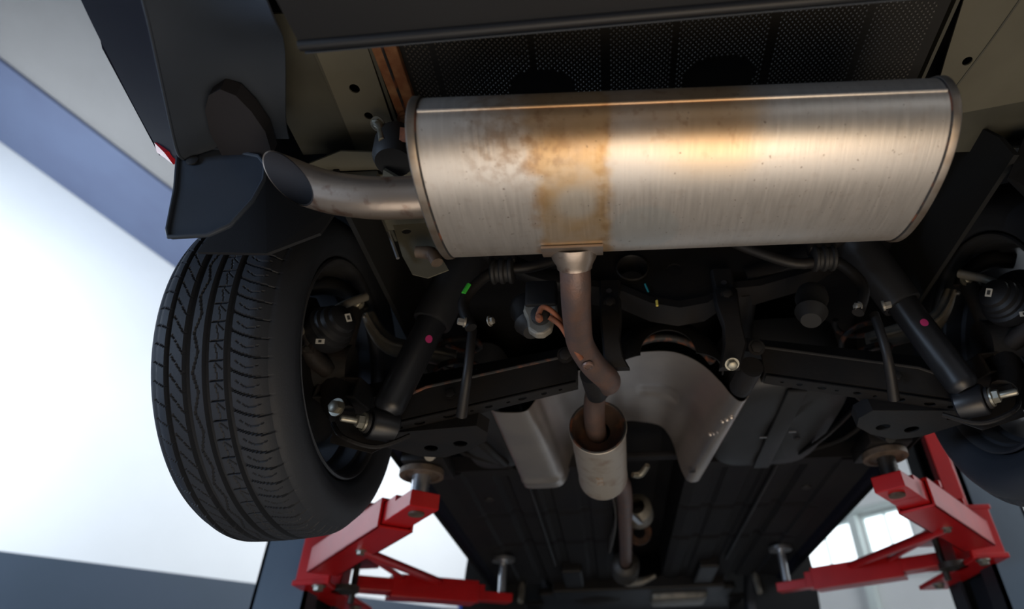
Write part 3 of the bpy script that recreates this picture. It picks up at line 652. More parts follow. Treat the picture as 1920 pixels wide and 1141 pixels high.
# stamped straps holding the cross-member
def strap(pts, wds, parent=None):
    mb = MB(); P_ = [V(p) for p in pts]
    vs = []
    for p, wd_ in zip(P_, wds): wd_ *= 1.12; vs += [p + V((-wd_, .006, 0)), p + V((-wd_ * .8, 0, 0)), p + V((wd_ * .8, 0, 0)), p + V((wd_, .006, 0)), p + V((wd_, .016, 0)), p + V((-wd_, .016, 0))]
    n = 6; L_ = len(P_)
    mb.add(vs, [(i * n + k, i * n + (k + 1) % n, (i + 1) * n + (k + 1) % n, (i + 1) * n + k) for i in range(L_ - 1) for k in range(n)] + [tuple(range(n)), tuple(range((L_ - 1) * n, L_ * n))])
    return mb
S1 = part('support_strap', strap([(-.118, 1.10, 2.305), (-.120, 1.10, 2.262), (-.119, 1.095, 2.250), (-.120, 1.09, 2.20), (-.121, 1.10, 2.15), (-.118, 1.11, 2.115), (-.112, 1.12, 2.095)], [.022, .019, .021, .021, .017, .019, .024]), 'black', label='stamped black strap beside the exhaust pipe')
build('strap_hole', MB().lathe((-.121, 1.0985, 2.275), (0, -1, 0), [(0, 0), (0, .0065), (.0008, .0065), (.0008, 0)], 12), 'soot', S1)
build('strap_bolt', MB().bolt((-.121, 1.094, 2.240), (0, -1, -.2), .009, .006), 'black', S1)
S2 = part('support_strap', strap([(.133, 1.10, 2.325), (.132, 1.10, 2.272), (.131, 1.09, 2.262), (.128, 1.085, 2.22), (.132, 1.09, 2.17), (.133, 1.10, 2.13), (.116, 1.11, 2.08)], [.022, .020, .023, .023, .018, .022, .019]), 'black', label='stamped black strap ending in a bright nut')
build('strap_hole', MB().lathe((.132, 1.0985, 2.285), (0, -1, 0), [(0, 0), (0, .0065), (.0008, .0065), (.0008, 0)], 12), 'soot', S2)
build('strap_bolt', MB().bolt((.130, 1.088, 2.245), (0, -1, -.2), .009, .006), 'black', S2)
build('strap_nut', MB().bolt((.118, 1.10, 2.082), (0, -.6, -1), .010, .012), 'zinc', S2)

# ---------------- dark domed housing with a rusty lip between the straps
def dome(uu, vv):
    a = lerp(-.05, pi + .05, uu); t = vv * 1.45
    rr = .135 * cos(t * .75) ; return V((.008 + cos(a) * rr * 1.0, 1.32 - .10 * sin(t), 2.185 + sin(a) * rr * .98))
part('differential_housing', MB().grid(dome, 32, 12), 'black', label='dark domed housing above the centre heat shield', solid=.003)
part('rusty_lip', MB().tube([(.008 + cos(a) * .128, 1.335, 2.178 + sin(a) * .122) for a in [pi * (.12 + .76 * i / 16) for i in range(17)]], .010, 10), 'blackrust', label='rust-flecked lip of the domed housing')

# ---------------- bright aluminium tunnel shield (open below)
secN = [(-.425, 2.170), (-.415, 2.150), (-.37, 2.147), (-.335, 2.152), (-.315, 2.175), (-.295, 2.205), (-.25, 2.235), (-.18, 2.250), (-.13, 2.262), (-.10, 2.272), (-.04, 2.284), (.03, 2.286), (.08, 2.272), (.12, 2.246), (.155, 2.205), (.175, 2.175), (.195, 2.155), (.213, 2.160), (.22, 2.175)]
secF = [(-.405, 2.165), (-.395, 2.150), (-.35, 2.147), (-.295, 2.150), (-.272, 2.170), (-.262, 2.20), (-.24, 2.26), (-.19, 2.31), (-.13, 2.33), (-.07, 2.325), (-.03, 2.315), (.03, 2.305), (.06, 2.285), (.078, 2.255), (.088, 2.215), (.10, 2.175), (.115, 2.150), (.145, 2.150), (.158, 2.17)]
def tsh(uu, vv):
    k = uu * (len(secN) - 1); i = min(int(k), len(secN) - 2); f_ = k - i
    def cr(sec):
        g = lambda j: V((sec[max(0, min(len(sec) - 1, j))][0], 0, sec[max(0, min(len(sec) - 1, j))][1]))
        p0, p1, p2, p3 = g(i - 1), g(i), g(i + 1), g(i + 2)
        return .5 * ((2 * p1) + (-p0 + p2) * f_ + (2 * p0 - 5 * p1 + 4 * p2 - p3) * f_ ** 2 + (-p0 + 3 * p1 - 3 * p2 + p3) * f_ ** 3)
    a = cr(secN); b = cr(secF); t = vv; p = a.lerp(b, t)
    y0 = 1.395 + .02 * sin(uu * 9); y1 = 1.95
    y = lerp(y0, y1, t)
    mid = math.exp(-((uu - .56) / .16) ** 2)
    y -= mid * .10 * t
    z = p.z
    # pressed ribs
    z += .004 * math.exp(-((t - .45) / .03) ** 2) * (1 if .55 < uu < .68 else 0)
    z += .004 * math.exp(-((t - .52) / .03) ** 2) * (1 if .55 < uu < .68 else 0)
    z -= .006 * math.exp(-((t - .9) / .02) ** 2) * (1 if uu < .25 else 0)
    return V((p.x, y, z))
HS = part('tunnel_heat_shield', MB().grid(tsh, 108, 40), 'shield', label='bright aluminium saddle-shaped heat shield', solid=.0015, angle=70)
for x, y, z in ((.186, 1.50, 2.150), (.178, 1.52, 2.153), (.170, 1.54, 2.158), (.165, 1.60, 2.157), (.158, 1.62, 2.16), (.15, 1.635, 2.165)):
    build('pressed_dimple', MB().lathe((x, y, z), (0, -.3, -1), [(-.004, .008), (.001, .006), (.003, .003), (.0035, 0)], 12), 'shield', HS)
build('shield_slot', MB().lathe((.118, 1.86, 2.1475), (0, 0, -1), [(0, 0), (0, .010), (.001, .010), (.001, 0)], 12), 'soot', HS)

# ---------------- fuel tank and left resonance box (dark plastic)
def tank(x0, x1, y0, y1, zb, zt, name, label, ribs):
    mb = MB()
    def fn(uu, vv):
        # superellipse footprint bowl seen from below
        a = uu * 2 * pi; t = vv
        ex = (1 - (t) ** 5) if t < 1 else 0
        cx, cy = (x0 + x1) / 2, (y0 + y1) / 2; hx, hy = (x1 - x0) / 2, (y1 - y0) / 2
        ca, sa = cos(a), sin(a); q = (abs(ca) ** 4 + abs(sa) ** 4) ** -.25
        rr = [0, .35, .7, .9, .97, 1.0, 1.0][min(6, round(t * 6))]
        zz = [0, 0, 0, .006, .02, .05, zt - zb][min(6, round(t * 6))]
        p = V((cx + hx * ca * q * rr, cy + hy * sa * q * rr, zb + zz))
        if ribs and rr < .93 and abs(p.x - lerp(x0, x1, .52)) < .02: p.z += .012
        return p
    mb.grid(fn, 64, 6)
    return part(name, mb, 'tank', label=label)
TK = tank(.17, .50, 1.36, 1.93, 2.17, 2.36, 'fuel_tank', 'dark grey moulded fuel tank right of the heat shield', True)
build('moulded_rib', MB().box((.335, 1.64, 2.166), (.05, .5, .012)), 'tank', TK, bevel=.005)
for x, y in ((.30, 1.66), (.375, 1.63)): build('bright_tick', MB().box((x, y, 2.163), (.020, .004, .003)), 'chrome', TK, smooth=False)
build('recessed_plug', MB().lathe((.40, 1.68, 2.166), (0, 0, -1), [(0, 0), (0, .009), (.003, .009), (.003, 0)], 12), 'soot', TK)
tank(-.56, -.40, 1.42, 1.92, 2.19, 2.36, 'charcoal_canister', 'dark plastic box left of the heat shield', False)

# ---------------- floor pan, tunnel, sills
fl = MB()
def pan(s):
    m_ = MB(); xs = [.125, .16, .20, .215, .24, .255, .33, .34, .37, .38, .46, .475, .50, .515, .60, .61, .66, .70, .735, .755]
    zs = [2.215, 2.205, 2.205, 2.215, 2.215, 2.205, 2.205, 2.215, 2.215, 2.205, 2.205, 2.222, 2.222, 2.205, 2.205, 2.195, 2.195, 2.185, 2.17, 2.165]
    n = len(xs); ys = [1.93, 2.1, 2.35, 2.38, 2.41, 2.75, 2.78, 2.81, 3.15, 3.52]
    vs = [V((s * x, y, z + (.008 if y in (2.38, 2.78) else 0) * (1 if x < .66 else 0))) for y in ys for x, z in zip(xs, zs)]
    m_.add(vs, [(j * n + i, j * n + i + 1, (j + 1) * n + i + 1, (j + 1) * n + i) for j in range(len(ys) - 1) for i in range(n - 1)])
    return m_
for s in (-1, 1):
    FP = part('floor_pan', pan(s), 'under', smooth=False, solid=.003, label='ribbed dark floor panel on the %s' % ('left' if s < 0 else 'right'))
    build('floor_crossbar', MB().box((s * .42, 1.945, 2.225), (.60, .05, .05)), 'under', FP, smooth=False)
    build('drain_plug', MB().lathe((s * .56, 2.2, 2.203), (0, 0, -1), [(0, 0), (0, .018), (.004, .016), (.004, 0)], 16), 'rubber2', FP)
    part('sill', MB().extr([(s * .70, 1.60, 2.19), (s * .715, 1.60, 2.165), (s * .735, 1.60, 2.16), (s * .745, 1.60, 2.175), (s * .80, 1.60, 2.25), (s * .87, 1.60, 2.34), (s * .90, 1.60, 2.42), (s * .90, 1.60, 2.46), (s * .70, 1.60, 2.46)], (0, 1.92, 0)), 'paint', smooth=False, bevel=.004)
    part('sill_seam', MB().box((s * .738, 2.48, 2.158), (.004, 1.7, .02)), 'under', smooth=False)
    part('brake_line', MB().tube([(s * .60, 1.60, 2.20), (s * .56, 1.75, 2.19), (s * .42, 1.93, 2.20), (s * .40, 2.1, 2.19), (s * .40, 3.1, 2.19)], .007, 8, smooth=4), 'black')
    part('hanging_bracket', MB().tube([(s * .53, 1.48, 2.18), (s * .47, 1.62, 2.15), (s * .44, 1.80, 2.17)], .012, 8, smooth=3, flat=.5), 'black')
    # jack point reinforcement
    part('jacking_point', MB().box((s * .655, 1.745, 2.16), (.12, .16, .045)), 'black', bevel=.006)
    part('rail_tip', MB().tube([(s * .60, 1.55, 2.10), (s * .60, 1.62, 2.17)], [.014, .028], 14), 'castalu' if s < 0 else 'black')
part('tunnel', MB().extr([(-.13, 1.9, 2.215), (-.12, 1.9, 2.38), (-.07, 1.9, 2.42), (.07, 1.9, 2.42), (.12, 1.9, 2.38), (.13, 1.9, 2.215)], (0, 1.6, 0), closed=False), 'under', smooth=False, solid=.003)
part('tunnel_brace', MB().box((-.002, 2.0, 2.26), (.25, .04, .02)), 'under', smooth=False, bevel=.004)
part('hanger_hook', MB().tube([(-.065, 1.82, 2.13), (-.04, 1.83, 2.135), (-.02, 1.80, 2.15)], [.008, .011, .008], 10, smooth=4), 'zinc')
# front end: crossmember, gearbox, catalyst, tyres
part('front_subframe', MB().box((0, 3.62, 2.19), (.9, .20, .07)).box((-.33, 3.42, 2.20), (.10, .5, .06)).box((.33, 3.42, 2.20), (.10, .5, .06)).box((0, 3.95, 2.22), (1.1, .3, .04)), 'black', smooth=False, bevel=.01)
part('oil_pan', MB().box((.22, 3.75, 2.16), (.30, .22, .07)), 'castalu', bevel=.02)
part('gearbox_housing', MB().lathe((-.22, 3.78, 2.19), (0, 0, -1), [(0, .14), (.03, .13), (.045, .09), (.05, 0)], 24), 'iron')
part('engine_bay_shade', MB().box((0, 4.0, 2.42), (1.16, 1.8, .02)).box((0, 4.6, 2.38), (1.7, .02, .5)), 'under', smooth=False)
part('splash_tray', MB().box((0, 4.35, 2.22), (1.3, .5, .02)), 'plastic', smooth=False)
for s in (-1, 1):
    fw = MB().lathe((s * .665, 3.88, 2.06), (s, 0, 0), [(.01, .235), (-.01, .25), (-.012, .30), (.0, .325), (.02, .338), (.04, .343), (.047, .336), (.053, .343), (.09, .345), (.097, .337), (.103, .345), (.14, .345), (.147, .337), (.153, .343), (.18, .338), (.20, .322), (.21, .29), (.20, .24)], 64)
    FW = part('front_wheel', fw, 'rubber', label='front tyre at the far %s' % ('left' if s < 0 else 'right'))
    build('rim', MB().lathe((s * .665, 3.88, 2.06), (s, 0, 0), [(.01, .236), (.0, .23), (.05, .21), (.15, .21), (.16, .06), (.17, 0)], 48), 'alloy', FW)
    part('front_arch_liner', MB().grid(lambda uu, vv: V((s * lerp(.58, .9, vv), 3.88 - cos(lerp(-.5, pi + .3, uu)) * .42, 2.16 + sin(lerp(-.5, pi + .3, uu)) * .42)), 20, 2), 'liner', solid=.004)
    part('front_strut', MB().tube([(s * .60, 3.48, 2.20), (s * .60, 3.43, 2.10)], [.02, .014], 10), 'castalu')
# ---------------- rear floor above everything, arch sides, body shell
part('rear_floor', MB().box((0, 1.28, 2.50), (1.24, 1.40, .02)).box((0, 1.95, 2.46), (1.3, .1, .10)), 'under', smooth=False, label='dark rear floor above the exhaust')
for s in (-1, 1):
    part('side_body_panel', MB().extr([(s * .90, 1.63, 2.42), (s * .915, 1.60, 2.40), (s * .92, 1.45, 2.60), (s * .92, .95, 2.62), (s * .92, .80, 2.50), (s * .92, .75, 2.36), (s * .90, .55, 2.38), (s * .85, .40, 2.42), (s * .85, .40, 3.0), (s * .93, 3.52, 3.0), (s * .91, 3.50, 2.42)], V((s * .01, 0, 0))), 'paint', smooth=False)

part('body_shell', MB().box((0, 1.95, 2.66), (1.82, 3.3, .02)).box((0, .30, 2.62), (1.6, .02, .5)), 'liner', smooth=False)
# ---------------- rear frame rails in olive primer
def rail(s):
    X = lambda x, y, z: V((s * x, y, z))
    # outer flat panel, channel bottom with holes, inner wall
    R1 = part('frame_rail', MB().plate(X(.588, .56, 2.40), V((-s * 1, 0, 0)), V((-.0 + s * .02, 1, 0)), [(0, 0), (.085, 0), (.085, .45), (0, .45)], [(.040, .093, .009), (.047, .150, .0075), (.04, .36, .009)], .003 * (1 if s < 0 else -1) * -1), 'primer', smooth=False, label='olive primed frame rail with round holes')
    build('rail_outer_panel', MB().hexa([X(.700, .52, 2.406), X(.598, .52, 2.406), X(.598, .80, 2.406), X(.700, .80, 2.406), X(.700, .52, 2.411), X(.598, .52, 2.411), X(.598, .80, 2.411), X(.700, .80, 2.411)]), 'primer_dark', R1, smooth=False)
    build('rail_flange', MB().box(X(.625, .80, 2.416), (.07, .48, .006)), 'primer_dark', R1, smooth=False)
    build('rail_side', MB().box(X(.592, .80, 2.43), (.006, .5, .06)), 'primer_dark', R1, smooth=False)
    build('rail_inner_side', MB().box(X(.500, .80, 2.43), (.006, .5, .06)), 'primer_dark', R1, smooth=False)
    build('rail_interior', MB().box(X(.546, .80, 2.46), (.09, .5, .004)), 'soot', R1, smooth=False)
    return R1
rail(-1)
# right side: wide primed panel
RP = part('frame_rail', MB().plate((.445, .50, 2.40), (1, 0, 0), (0, 1, 0), [(0, .0), (.30, 0), (.30, .22), (.20, .235), (.10, .255), (.04, .26), (.02, .14)], [(.060, .146, .0085)], -.003), 'primer', smooth=False, label='olive primed frame rail with one round hole, right')
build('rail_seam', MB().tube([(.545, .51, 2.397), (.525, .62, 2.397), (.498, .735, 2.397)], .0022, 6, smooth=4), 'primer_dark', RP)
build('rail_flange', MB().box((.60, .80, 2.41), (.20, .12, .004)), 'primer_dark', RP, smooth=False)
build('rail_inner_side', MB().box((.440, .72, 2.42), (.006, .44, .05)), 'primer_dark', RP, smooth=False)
# rusty strut left of the silencer
mb = MB(); mb.hexa([(-.497, .565, 2.392), (-.455, .565, 2.392), (-.452, .74, 2.392), (-.490, .74, 2.392), (-.497, .565, 2.43), (-.455, .565, 2.43), (-.452, .74, 2.43), (-.490, .74, 2.43)])
RS = part('rusty_stay', mb, 'rust', smooth=False, bevel=.003, label='flat orange-rusted stay beside the silencer')
build('stay_fold', MB().tube([(-.478, .56, 2.391), (-.472, .74, 2.391)], .0025, 6), 'blackrust', RS)
build('stay_nut', MB().bolt((-.474, .715, 2.388), (0, -.3, -1), .012, .012), 'rust', RS)
# stepped brackets further forward on the left
BR = part('rail_bracket', MB().plate((-.66, .745, 2.335), (1, 0, 0), (0, 1, .12), [(0, .02), (.07, -.01), (.16, 0), (.19, .09), (.10, .13), (.0, .10)], [(.12, .05, .008)], .003), 'primer', smooth=False, label='pale stepped bracket above the tailpipe')
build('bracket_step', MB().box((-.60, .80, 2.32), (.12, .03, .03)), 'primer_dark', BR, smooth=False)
BR2 = part('rail_end', MB().plate((-.565, .955, 2.36), (1, 0, 0), (.12, .1, -1), [(0, 0), (.075, -.002), (.085, .05), (.10, .09), (.112, .118), (.07, .135), (.04, .125), (.02, .08)], [(.028, .018, .010, .007)], .003), 'primer', smooth=False, label='primed rail end seen between tyre and silencer')
build('seam_edge', MB().tube([(-.566, .945, 2.33), (-.536, .945, 2.26)], .0035, 8), 'chrome', BR2)
build('weld_lump', MB().tube([(-.50, .94, 2.27), (-.47, .94, 2.265), (-.455, .94, 2.24)], [.012, .014, .012], 10, smooth=3), 'pad', BR2)

# ---------------- embossed heat-shield foil above the silencer
def foil_z(x, y):
    return 2.395 + .012 * sin(x * 9) + (.02 if y > .70 else 0)
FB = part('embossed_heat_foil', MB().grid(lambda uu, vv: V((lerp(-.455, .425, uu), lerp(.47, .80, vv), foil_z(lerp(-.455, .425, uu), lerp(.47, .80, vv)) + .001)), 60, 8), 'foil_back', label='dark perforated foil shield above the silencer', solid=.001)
dm = MB(); pitch = .0094
ny = int(.17 / (pitch * .5)); nx = int(.86 / pitch)
for j in range(ny):
    y = .535 + j * pitch * .5
    for i in range(nx):
        x = -.445 + i * pitch + (pitch * .5 if j % 2 else 0)
        if any(abs(x - q) < .006 for q in (-.40, -.235, -.115, .0, .16, .31)): continue
        if ((x + .225) / 1.4) ** 2 + (y - .66) ** 2 < .04 ** 2 or ((x - .08) / 1.6) ** 2 + (y - .66) ** 2 < .04 ** 2: continue
        z = foil_z(x, y) - .0004; a = .0024; b = .0016
        nvv = len(dm.v)
        dm.v += [V((x - a, y, z)), V((x, y - a * 1.2, z)), V((x + a, y, z)), V((x, y + a * 1.2, z)), V((x, y, z - b))]
        dm.f += [(nvv, nvv + 1, nvv + 4), (nvv + 1, nvv + 2, nvv + 4), (nvv + 2, nvv + 3, nvv + 4), (nvv + 3, nvv, nvv + 4)]
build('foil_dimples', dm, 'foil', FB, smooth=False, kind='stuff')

# ---------------- silencer
MC = V((0, .661, 2.160)); HY, HZ = .140, .075
def sec(a, k=1.0, grow=0.0):
    ca, sa = cos(a), sin(a); e = 2 / 2.25
    return (MC.y + (HY * k + grow) * math.copysign(abs(ca) ** e, ca), MC.z + (HZ * k + grow) * math.copysign(abs(sa) ** e, sa))
def ovaltube(stations, n=96):   # list of (x, scale, grow)
    vs = []
    for x, k, g in stations:
        for i in range(n):
            y, z = sec(2 * pi * i / n, k, g); vs.append(V((x, y, z)))
    fs = [(j * n + i, j * n + (i + 1) % n, (j + 1) * n + (i + 1) % n, (j + 1) * n + i) for j in range(len(stations) - 1) for i in range(n)]
    return MB().add(vs, fs)
MX0, MX1 = -.377, .334
MF = part('silencer', ovaltube([(MX0, 1, 0), (-.2, 1, 0), (0, 1, 0), (.2, 1, 0), (MX1, 1, 0)]), 'muffler', label='large oval brushed steel silencer with golden heat stains')
for x, d in ((MX0, -1), (MX1, 1)):
    build('end_cap', ovaltube([(x - d * .001, 1, .0002), (x - d * .001, 1, .0022), (x + d * .002, 1, .0032), (x + d * .009, 1, .0032), (x + d * .011, 1, .001), (x + d * .009, 1, -.003), (x + d * .004, .93, 0), (x + d * .008, .5, 0), (x + d * .009, .01, 0)]), 'capsteel', MF, label='crimped end cap')
    build('crimp_groove', ovaltube([(x - d * .0035, 1, .0003), (x - d * .0025, 1, .0008), (x - d * .001, 1, .0008)]), 'blackrust', MF)
# lock seam along the rear upper edge
y1_, z1_ = sec(radians(185)); y2_, z2_ = sec(radians(204))
build('lock_seam', MB().tube([(MX0 + .004, y1_, z1_), (MX1 - .004, y1_, z1_)], .0028, 10), 'muffler', MF, label='bright folded seam along the rear edge')
# inlet flange
fy, fz = .775, 2.118
def fl_(uu, vv):
    y, z = sec(radians(lerp(-62, -24, vv)), 1, .0035); return V((lerp(-.229, -.133, uu), y, z))
build('inlet_flange', MB().grid(fl_, 4, 10), 'pipe_tip', MF, solid=.004, label='rust-edged inlet flange')
ed = [fl_(0, 1)] + [fl_(0, 1 - k / 8) for k in range(9)] + [fl_(k / 4, 0) for k in range(5)] + [fl_(1, k / 8) for k in range(9)]
build('flange_weld', MB().tube(ed, .0022, 6), 'brown', MF)
build('inlet_collar', MB().lathe((-.180, .775, 2.114), (0, .80, -.52), [(-.01, .040), (.010, .036), (.022, .0295), (.028, .0285)], 32), 'pipe_tip', MF)

# ---------------- inlet pipe
pth = [(-.180, .785, 2.108), (-.180, .82, 2.088), (-.182, .87, 2.080), (-.183, .95, 2.083), (-.180, 1.01, 2.083), (-.160, 1.075, 2.078), (-.134, 1.135, 2.080), (-.130, 1.175, 2.090), (-.142, 1.215, 2.105), (-.160, 1.27, 2.110), (-.165, 1.34, 2.092), (-.162, 1.42, 2.08)]
EP = part('exhaust_pipe', MB().tube(pth, [.0255] * 7 + [.025, .0245, .0245, .0245, .0245], 28, smooth=6), 'pipe', label='bent brown heat-tinted exhaust pipe')
build('weld_boss', MB().lathe((-.168, 1.035, 2.052), (.1, -.2, -1), [(0, .012), (.003, .010), (.0035, .007), (.002, .0065), (.002, 0)], 16), 'pipe', EP)
# hanger rods + rubber
HG = part('exhaust_hanger', MB().plate((-.256, .985, 2.125), (1, 0, 0), (0, .1, 1), [(-.030, .062), (.030, .062), (.032, .03), (.026, .01), (.022, -.018), (.008, -.030), (-.008, -.030), (-.022, -.018), (-.026, .01), (-.034, .03)], [], -.018), 'castalu', smooth=False, bevel=.004, label='pale hanger bracket left of the exhaust pipe')
build('hanger_rubber', MB().lathe((-.253, .968, 2.122), (0, -1, -.1), [(0, .018), (.012, .018), (.014, .012), (.014, 0)], 20), 'rubber2', HG)
build('hanger_hood', MB().box((-.256, 1.0, 2.19), (.062, .04, .06)), 'black', HG, bevel=.006)
for pts in ([(-.256, .950, 2.112), (-.247, .945, 2.128), (-.225, .955, 2.118), (-.200, .99, 2.090), (-.186, 1.01, 2.068)], [(-.236, .955, 2.112), (-.215, .965, 2.098), (-.197, .985, 2.072), (-.180, 1.015, 2.056)]):
    build('hanger_rod', MB().tube(pts, .0052, 10, smooth=5), 'rodrust', HG, label='orange rusted hanger rod')
build('rod_tip', MB().lathe((-.254, .955, 2.108), (0, -1, -.2), [(0, .007), (.01, .007), (.013, .004), (.013, 0)], 12), 'rodrust', HG)

# ---------------- resonator
RO = V((-.158, 1.375, 2.083)); RD = V((.02, 1, -.01)).normalized()
RS_ = part('resonator', MB().lathe(RO, RD, [(0.0, 0.0626), (-.003, 0.0659), (.0, 0.0686), (.006, 0.0686), (.009, 0.0659), (.30, 0.0659), (.305, 0.0675), (.312, 0.0675), (.318, 0.0626), (.33, 0.0540), (.335, 0.0302), (.335, 0)], 48), 'reson', label='round steel resonator with a recessed rusty end')
build('dished_end', MB().lathe(RO, RD, [(.0, 0.0626), (.006, 0.0572), (.018, 0.0540), (.026, 0.0432), (.030, 0.0281)], 40), 'brown', RS_)
build('resonator_rim', MB().lathe(RO, RD, [(-.002, 0.0621), (-.005, 0.0648), (-.002, 0.0675)], 48), 'blackrust', RS_)
build('rust_print', MB().lathe(RO, RD, [(.15, .0664), (.155, .0668), (.20, .0668), (.205, .0664)], 8, a0=-.10, a1=.16, ref=(-.05, 0, -1)), 'smudge', RS_)
part('centre_pipe', MB().tube([(-.150, 1.70, 2.08), (-.135, 1.77, 2.10), (-.105, 1.86, 2.13), (-.088, 2.0, 2.14), (-.08, 2.4, 2.15), (-.075, 2.75, 2.15), (-.075, 2.95, 2.15)], .026, 20, smooth=5), 'pipe', label='exhaust pipe running forward along the tunnel')
part('tunnel_side_shield', MB().grid(lambda uu, vv: V((-.145 + .03 * sin(vv * 3.1) + uu * .012, lerp(1.95, 2.75, vv), lerp(2.175, 2.30, uu) - .03 * vv * (1 - uu))), 4, 12), 'shield', solid=.002, label='narrow aluminium shield strip in the tunnel')
part('front_tunnel_shield', MB().lathe((-.03, 2.45, 2.24), (.1, 1, 0), [(0, .03), (.02, .055), (.10, .06), (.14, .04), (.15, 0)], 24), 'castalu', label='small silver canister in the tunnel')
part('shield_edge', MB().bar((-.062, 2.32, 2.17), (-.02, 2.46, 2.175), .018, .006), 'chrome', smooth=False)
part('heat_flange', MB().lathe((-.02, 2.62, 2.19), (0, 1, 0), [(0, .025), (.0, .05), (.012, .05), (.012, .025)], 20), 'brown')
part('flex_joint', MB().lathe((-.075, 2.92, 2.145), (0, 1, 0), [(0, .03), (.01, .055), (.02, .062)] + [(.03 + .012 * k, .062 - .005 * (k % 2)) for k in range(12)] + [(.19, .04), (.2, 0)], 28), 'bolt_dark')
part('catalyst_shield', MB().tube([(-.11, 3.18, 2.13), (-.06, 3.21, 2.125), (0, 3.22, 2.13), (.07, 3.20, 2.15)], [.012, .022, .022, .012], 12, smooth=4, flat=.8), 'castalu')

# ---------------- tailpipe with slash-cut mouth
tp = [V(p) for p in ((-.36, .672, 2.150), (-.42, .676, 2.150), (-.48, .676, 2.152), (-.54, .674, 2.163), (-.585, .668, 2.177), (-.63, .660, 2.195), (-.72, .645, 2.228))]
cutP = V((-.618, .662, 2.192)); cutN = V((-.60, -.50, -.60)).normalized()
def pipe_cut(rad, n=40, sm_=8):
    t_ = MB().tube(tp, rad, n, cap=False, smooth=sm_); rings = [t_.v[i * n:(i + 1) * n] for i in range(len(t_.v) // n)]
    # clip every generator line at the cut plane
    vs = []; outr = [[] for _ in rings]
    for k in range(n):
        prev = None; hit = None
        for j, rg in enumerate(rings):
            p = rg[k]; dd = (p - cutP).dot(cutN)
            if hit is None and dd > 0 and prev is not None:
                pd_ = (prev - cutP).dot(cutN); hit = prev.lerp(p, -pd_ / (dd - pd_))
            outr[j].append(hit if hit is not None else p); prev = p
    mb = MB(); mb.v = [p for rg in outr for p in rg]
    for j in range(len(outr) - 1):
        for k in range(n):
            q = (j * n + k, j * n + (k + 1) % n, (j + 1) * n + (k + 1) % n, (j + 1) * n + k)
            a, b = mb.v[q[0]], mb.v[q[3]]; c_, d_ = mb.v[q[1]], mb.v[q[2]]
            if (a - b).length < 1e-7 and (c_ - d_).length < 1e-7: continue
            mb.f.append(q)
    return mb
TP = part('tailpipe', pipe_cut(.0325), 'pipe_tip', label='rust-flecked steel tailpipe cut at a slant')
build('pipe_bore', pipe_cut(.0308), 'soot', TP)
# rubber mount above the tailpipe with stud and rusty bracket
RM = part('silencer_mount', MB().lathe((-.485, .715, 2.345), (.08, -.05, -1), [(0, 0), (0, .03), (.02, .036), (.06, .036), (.075, .03), (.075, 0)], 24), 'rubber2', label='black rubber silencer mount above the tailpipe')
build('mount_stud', MB().tube([(-.512, .69, 2.345), (-.505, .69, 2.335), (-.492, .68, 2.290)], [.008, .006, .0055], 12), 'zinc', RM)
build('stud_nut', MB().bolt((-.513, .692, 2.350), (-.2, -.5, -1), .009, .008), 'zinc', RM)
build('mount_bracket', MB().bar((-.495, .69, 2.325), (-.37, .66, 2.255), .004, .028), 'rodrust', RM, smooth=False)
build('bracket_foot', MB().bar((-.50, .73, 2.262), (-.465, .745, 2.245), .03, .006), 'primer', RM, smooth=False)

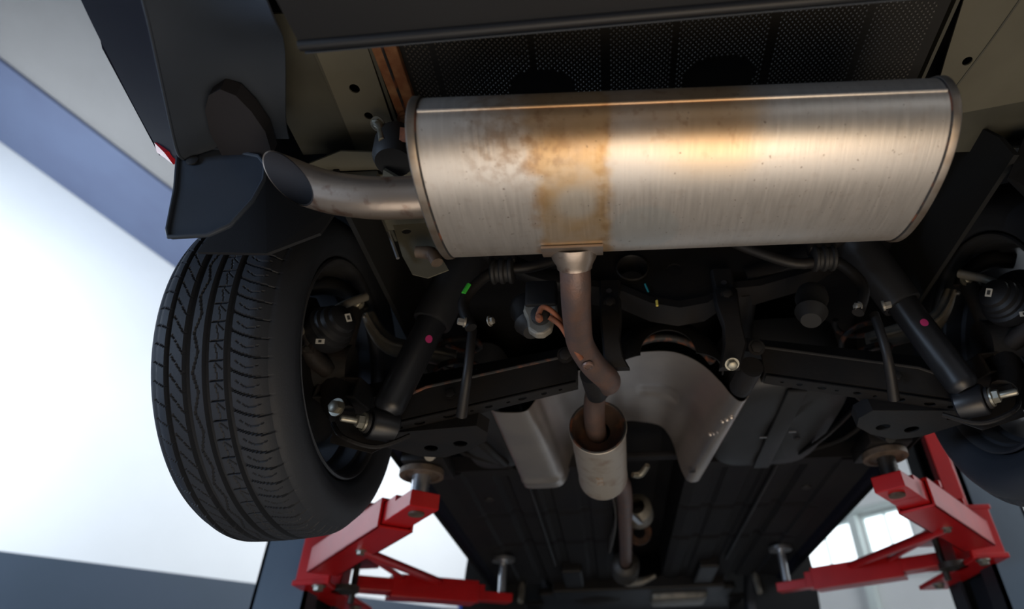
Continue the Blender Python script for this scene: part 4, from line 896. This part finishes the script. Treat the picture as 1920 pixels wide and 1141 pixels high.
# ---------------- bumper
def bump(uu, vv):
    # uu across -1..1, vv from rear lip (0) to front edge (1)
    x = lerp(-.51, .72, uu)
    yb = lerp(.05, .458 - .066 * uu, vv)
    z = 2.200 - .02 * sin(vv * pi) + (.03 * (1 - vv) ** 3)
    return V((x, yb, z))
BM = part('rear_bumper', MB().grid(bump, 40, 16), 'dark_trim', label='dark grey bumper underside along the top', solid=.003)
build('bumper_edge', MB().tube([bump(i / 20, .985) + V((0, -.004, -.004)) for i in range(21)], .007, 10), 'plastic', BM)
build('bumper_return', MB().grid(lambda uu, vv: V((lerp(-.51, .72, uu), .458 - .066 * uu + .004, 2.200 + vv * .10)), 20, 2), 'bumper', BM, solid=.002)
def corner(s):
    # side lip of the bumper curving forward to the wheel arch, with its inward underside and outward flank
    lip = [(.52, -.10), (.62, .15), (.69, .32), (.735, .431), (.78, .543), (.832, .676), (.836, .704)]
    zl = [2.22, 2.235, 2.265, 2.287, 2.290, 2.290, 2.292]
    inn = [(.36, -.05), (.50, .16), (.54, .33), (.56, .44), (.60, .53), (.655, .66), (.668, .704)]
    zi = [2.235, 2.235, 2.240, 2.262, 2.330, 2.335, 2.335]
    outb = [(.66, -.20), (.76, .12), (.82, .32), (.865, .44), (.90, .60), (.924, .735), (.924, .76)]
    zo = [2.34, 2.35, 2.355, 2.358, 2.360, 2.362, 2.362]
    def cr(L_, zz, t, dz=0):
        k = t * (len(L_) - 1); i = min(int(k), len(L_) - 2); f_ = k - i
        g = lambda j: V((s * L_[max(0, min(len(L_) - 1, j))][0], L_[max(0, min(len(L_) - 1, j))][1], zz[max(0, min(len(L_) - 1, j))]))
        p0, p1, p2, p3 = g(i - 1), g(i), g(i + 1), g(i + 2)
        return .5 * ((2 * p1) + (-p0 + p2) * f_ + (2 * p0 - 5 * p1 + 4 * p2 - p3) * f_ ** 2 + (-p0 + 3 * p1 - 3 * p2 + p3) * f_ ** 3)
    def under(uu, vv):
        a = cr(lip, zl, uu); b = cr(inn, zi, uu); p = a.lerp(b, vv); p.z += .018 * sin(vv * pi) * (1 if uu > .4 else 0); return p
    c1 = build('bumper_corner', MB().grid(under, 48, 12), 'bumper', BM, solid=.003, label='blue grey inner skin of the bumper corner')
    def flank(uu, vv):
        a = cr(lip, zl, uu); b = cr(outb, zo, uu); p = a.lerp(b, min(1, vv * 2)) if vv < .5 else b + V((0, 0, (vv - .5) * .9))
        if vv < .5: p.z += .0
        return p
    build('bumper_flank', MB().grid(flank, 40, 8), 'paint', BM, solid=.003, label='outer painted flank of the bumper')
    build('bumper_lip', MB().tube([cr(lip, zl, i / 30) for i in range(31)], .0028, 8), 'bumper', BM)
for s in (-1, 1): corner(s)
build('side_reflector', MB().hexa([(-.872, .708, 2.318), (-.905, .715, 2.352), (-.915, .738, 2.352), (-.870, .735, 2.318), (-.880, .708, 2.316), (-.915, .715, 2.352), (-.925, .738, 2.354), (-.880, .735, 2.316)]), 'redlens', BM, smooth=False, label='red reflector tip at the bumper edge')
# access opening in the inner corner skin: dark slab standing for its shade
cut = [(-.77, .66), (-.755, .615), (-.735, .588), (-.712, .578), (-.694, .59), (-.684, .62), (-.68, .66), (-.69, .71), (-.775, .71)]
build('corner_opening', MB().extr([V((x, y, 2.300)) for x, y in cut], V((0, 0, .03))), 'soot', BM, smooth=False)

# ---------------- mudflaps behind the tyres
def flap(s):
    X = lambda x, z: (x, z)
    pts = [(0.8586, 2.3311), (0.8257, 2.3273), (0.7599, 2.3104), (0.7092, 2.2935), (0.6923, 2.2719), (0.6839, 2.2343), (0.6886, 2.1874), (0.7083, 2.1357), (0.7365, 2.1169), (0.7956, 2.115), (0.8032, 2.131), (0.8238, 2.2202)]
    mb = MB().plate((0, .712, 0), (s, 0, 0), (0, 0, 1), pts, [], .006 * (-1 if s > 0 else 1) * -1)
    F_ = part('mudflap', mb, 'bumper', smooth=False, bevel=.002, label='moulded blue grey mudflap behind the %s tyre' % ('left' if s < 0 else 'right'))
    rimp = [(p[0] * s, .705, p[1]) for p in pts]
    build('mudflap_rim', MB().tube([V(p) for p in rimp] + [V(rimp[0])], .0035, 8), 'bumper', F_)
    build('mudflap_screw', MB().lathe((s * .818, .7035, 2.286), (0, -1, 0), [(0, 0), (0, .010), (.002, .010), (.003, .006), (.0035, 0)], 20), 'plastic', F_)
    build('arch_backing', MB().extr([(s * .75, .775, 2.36), (s * .66, .785, 2.36), (s * .60, .80, 2.27), (s * .62, .80, 2.20), (s * .69, .785, 2.145), (s * .80, .775, 2.145)], (0, .006, 0)), 'plastic', F_, smooth=False)
for s in (-1, 1): flap(s)
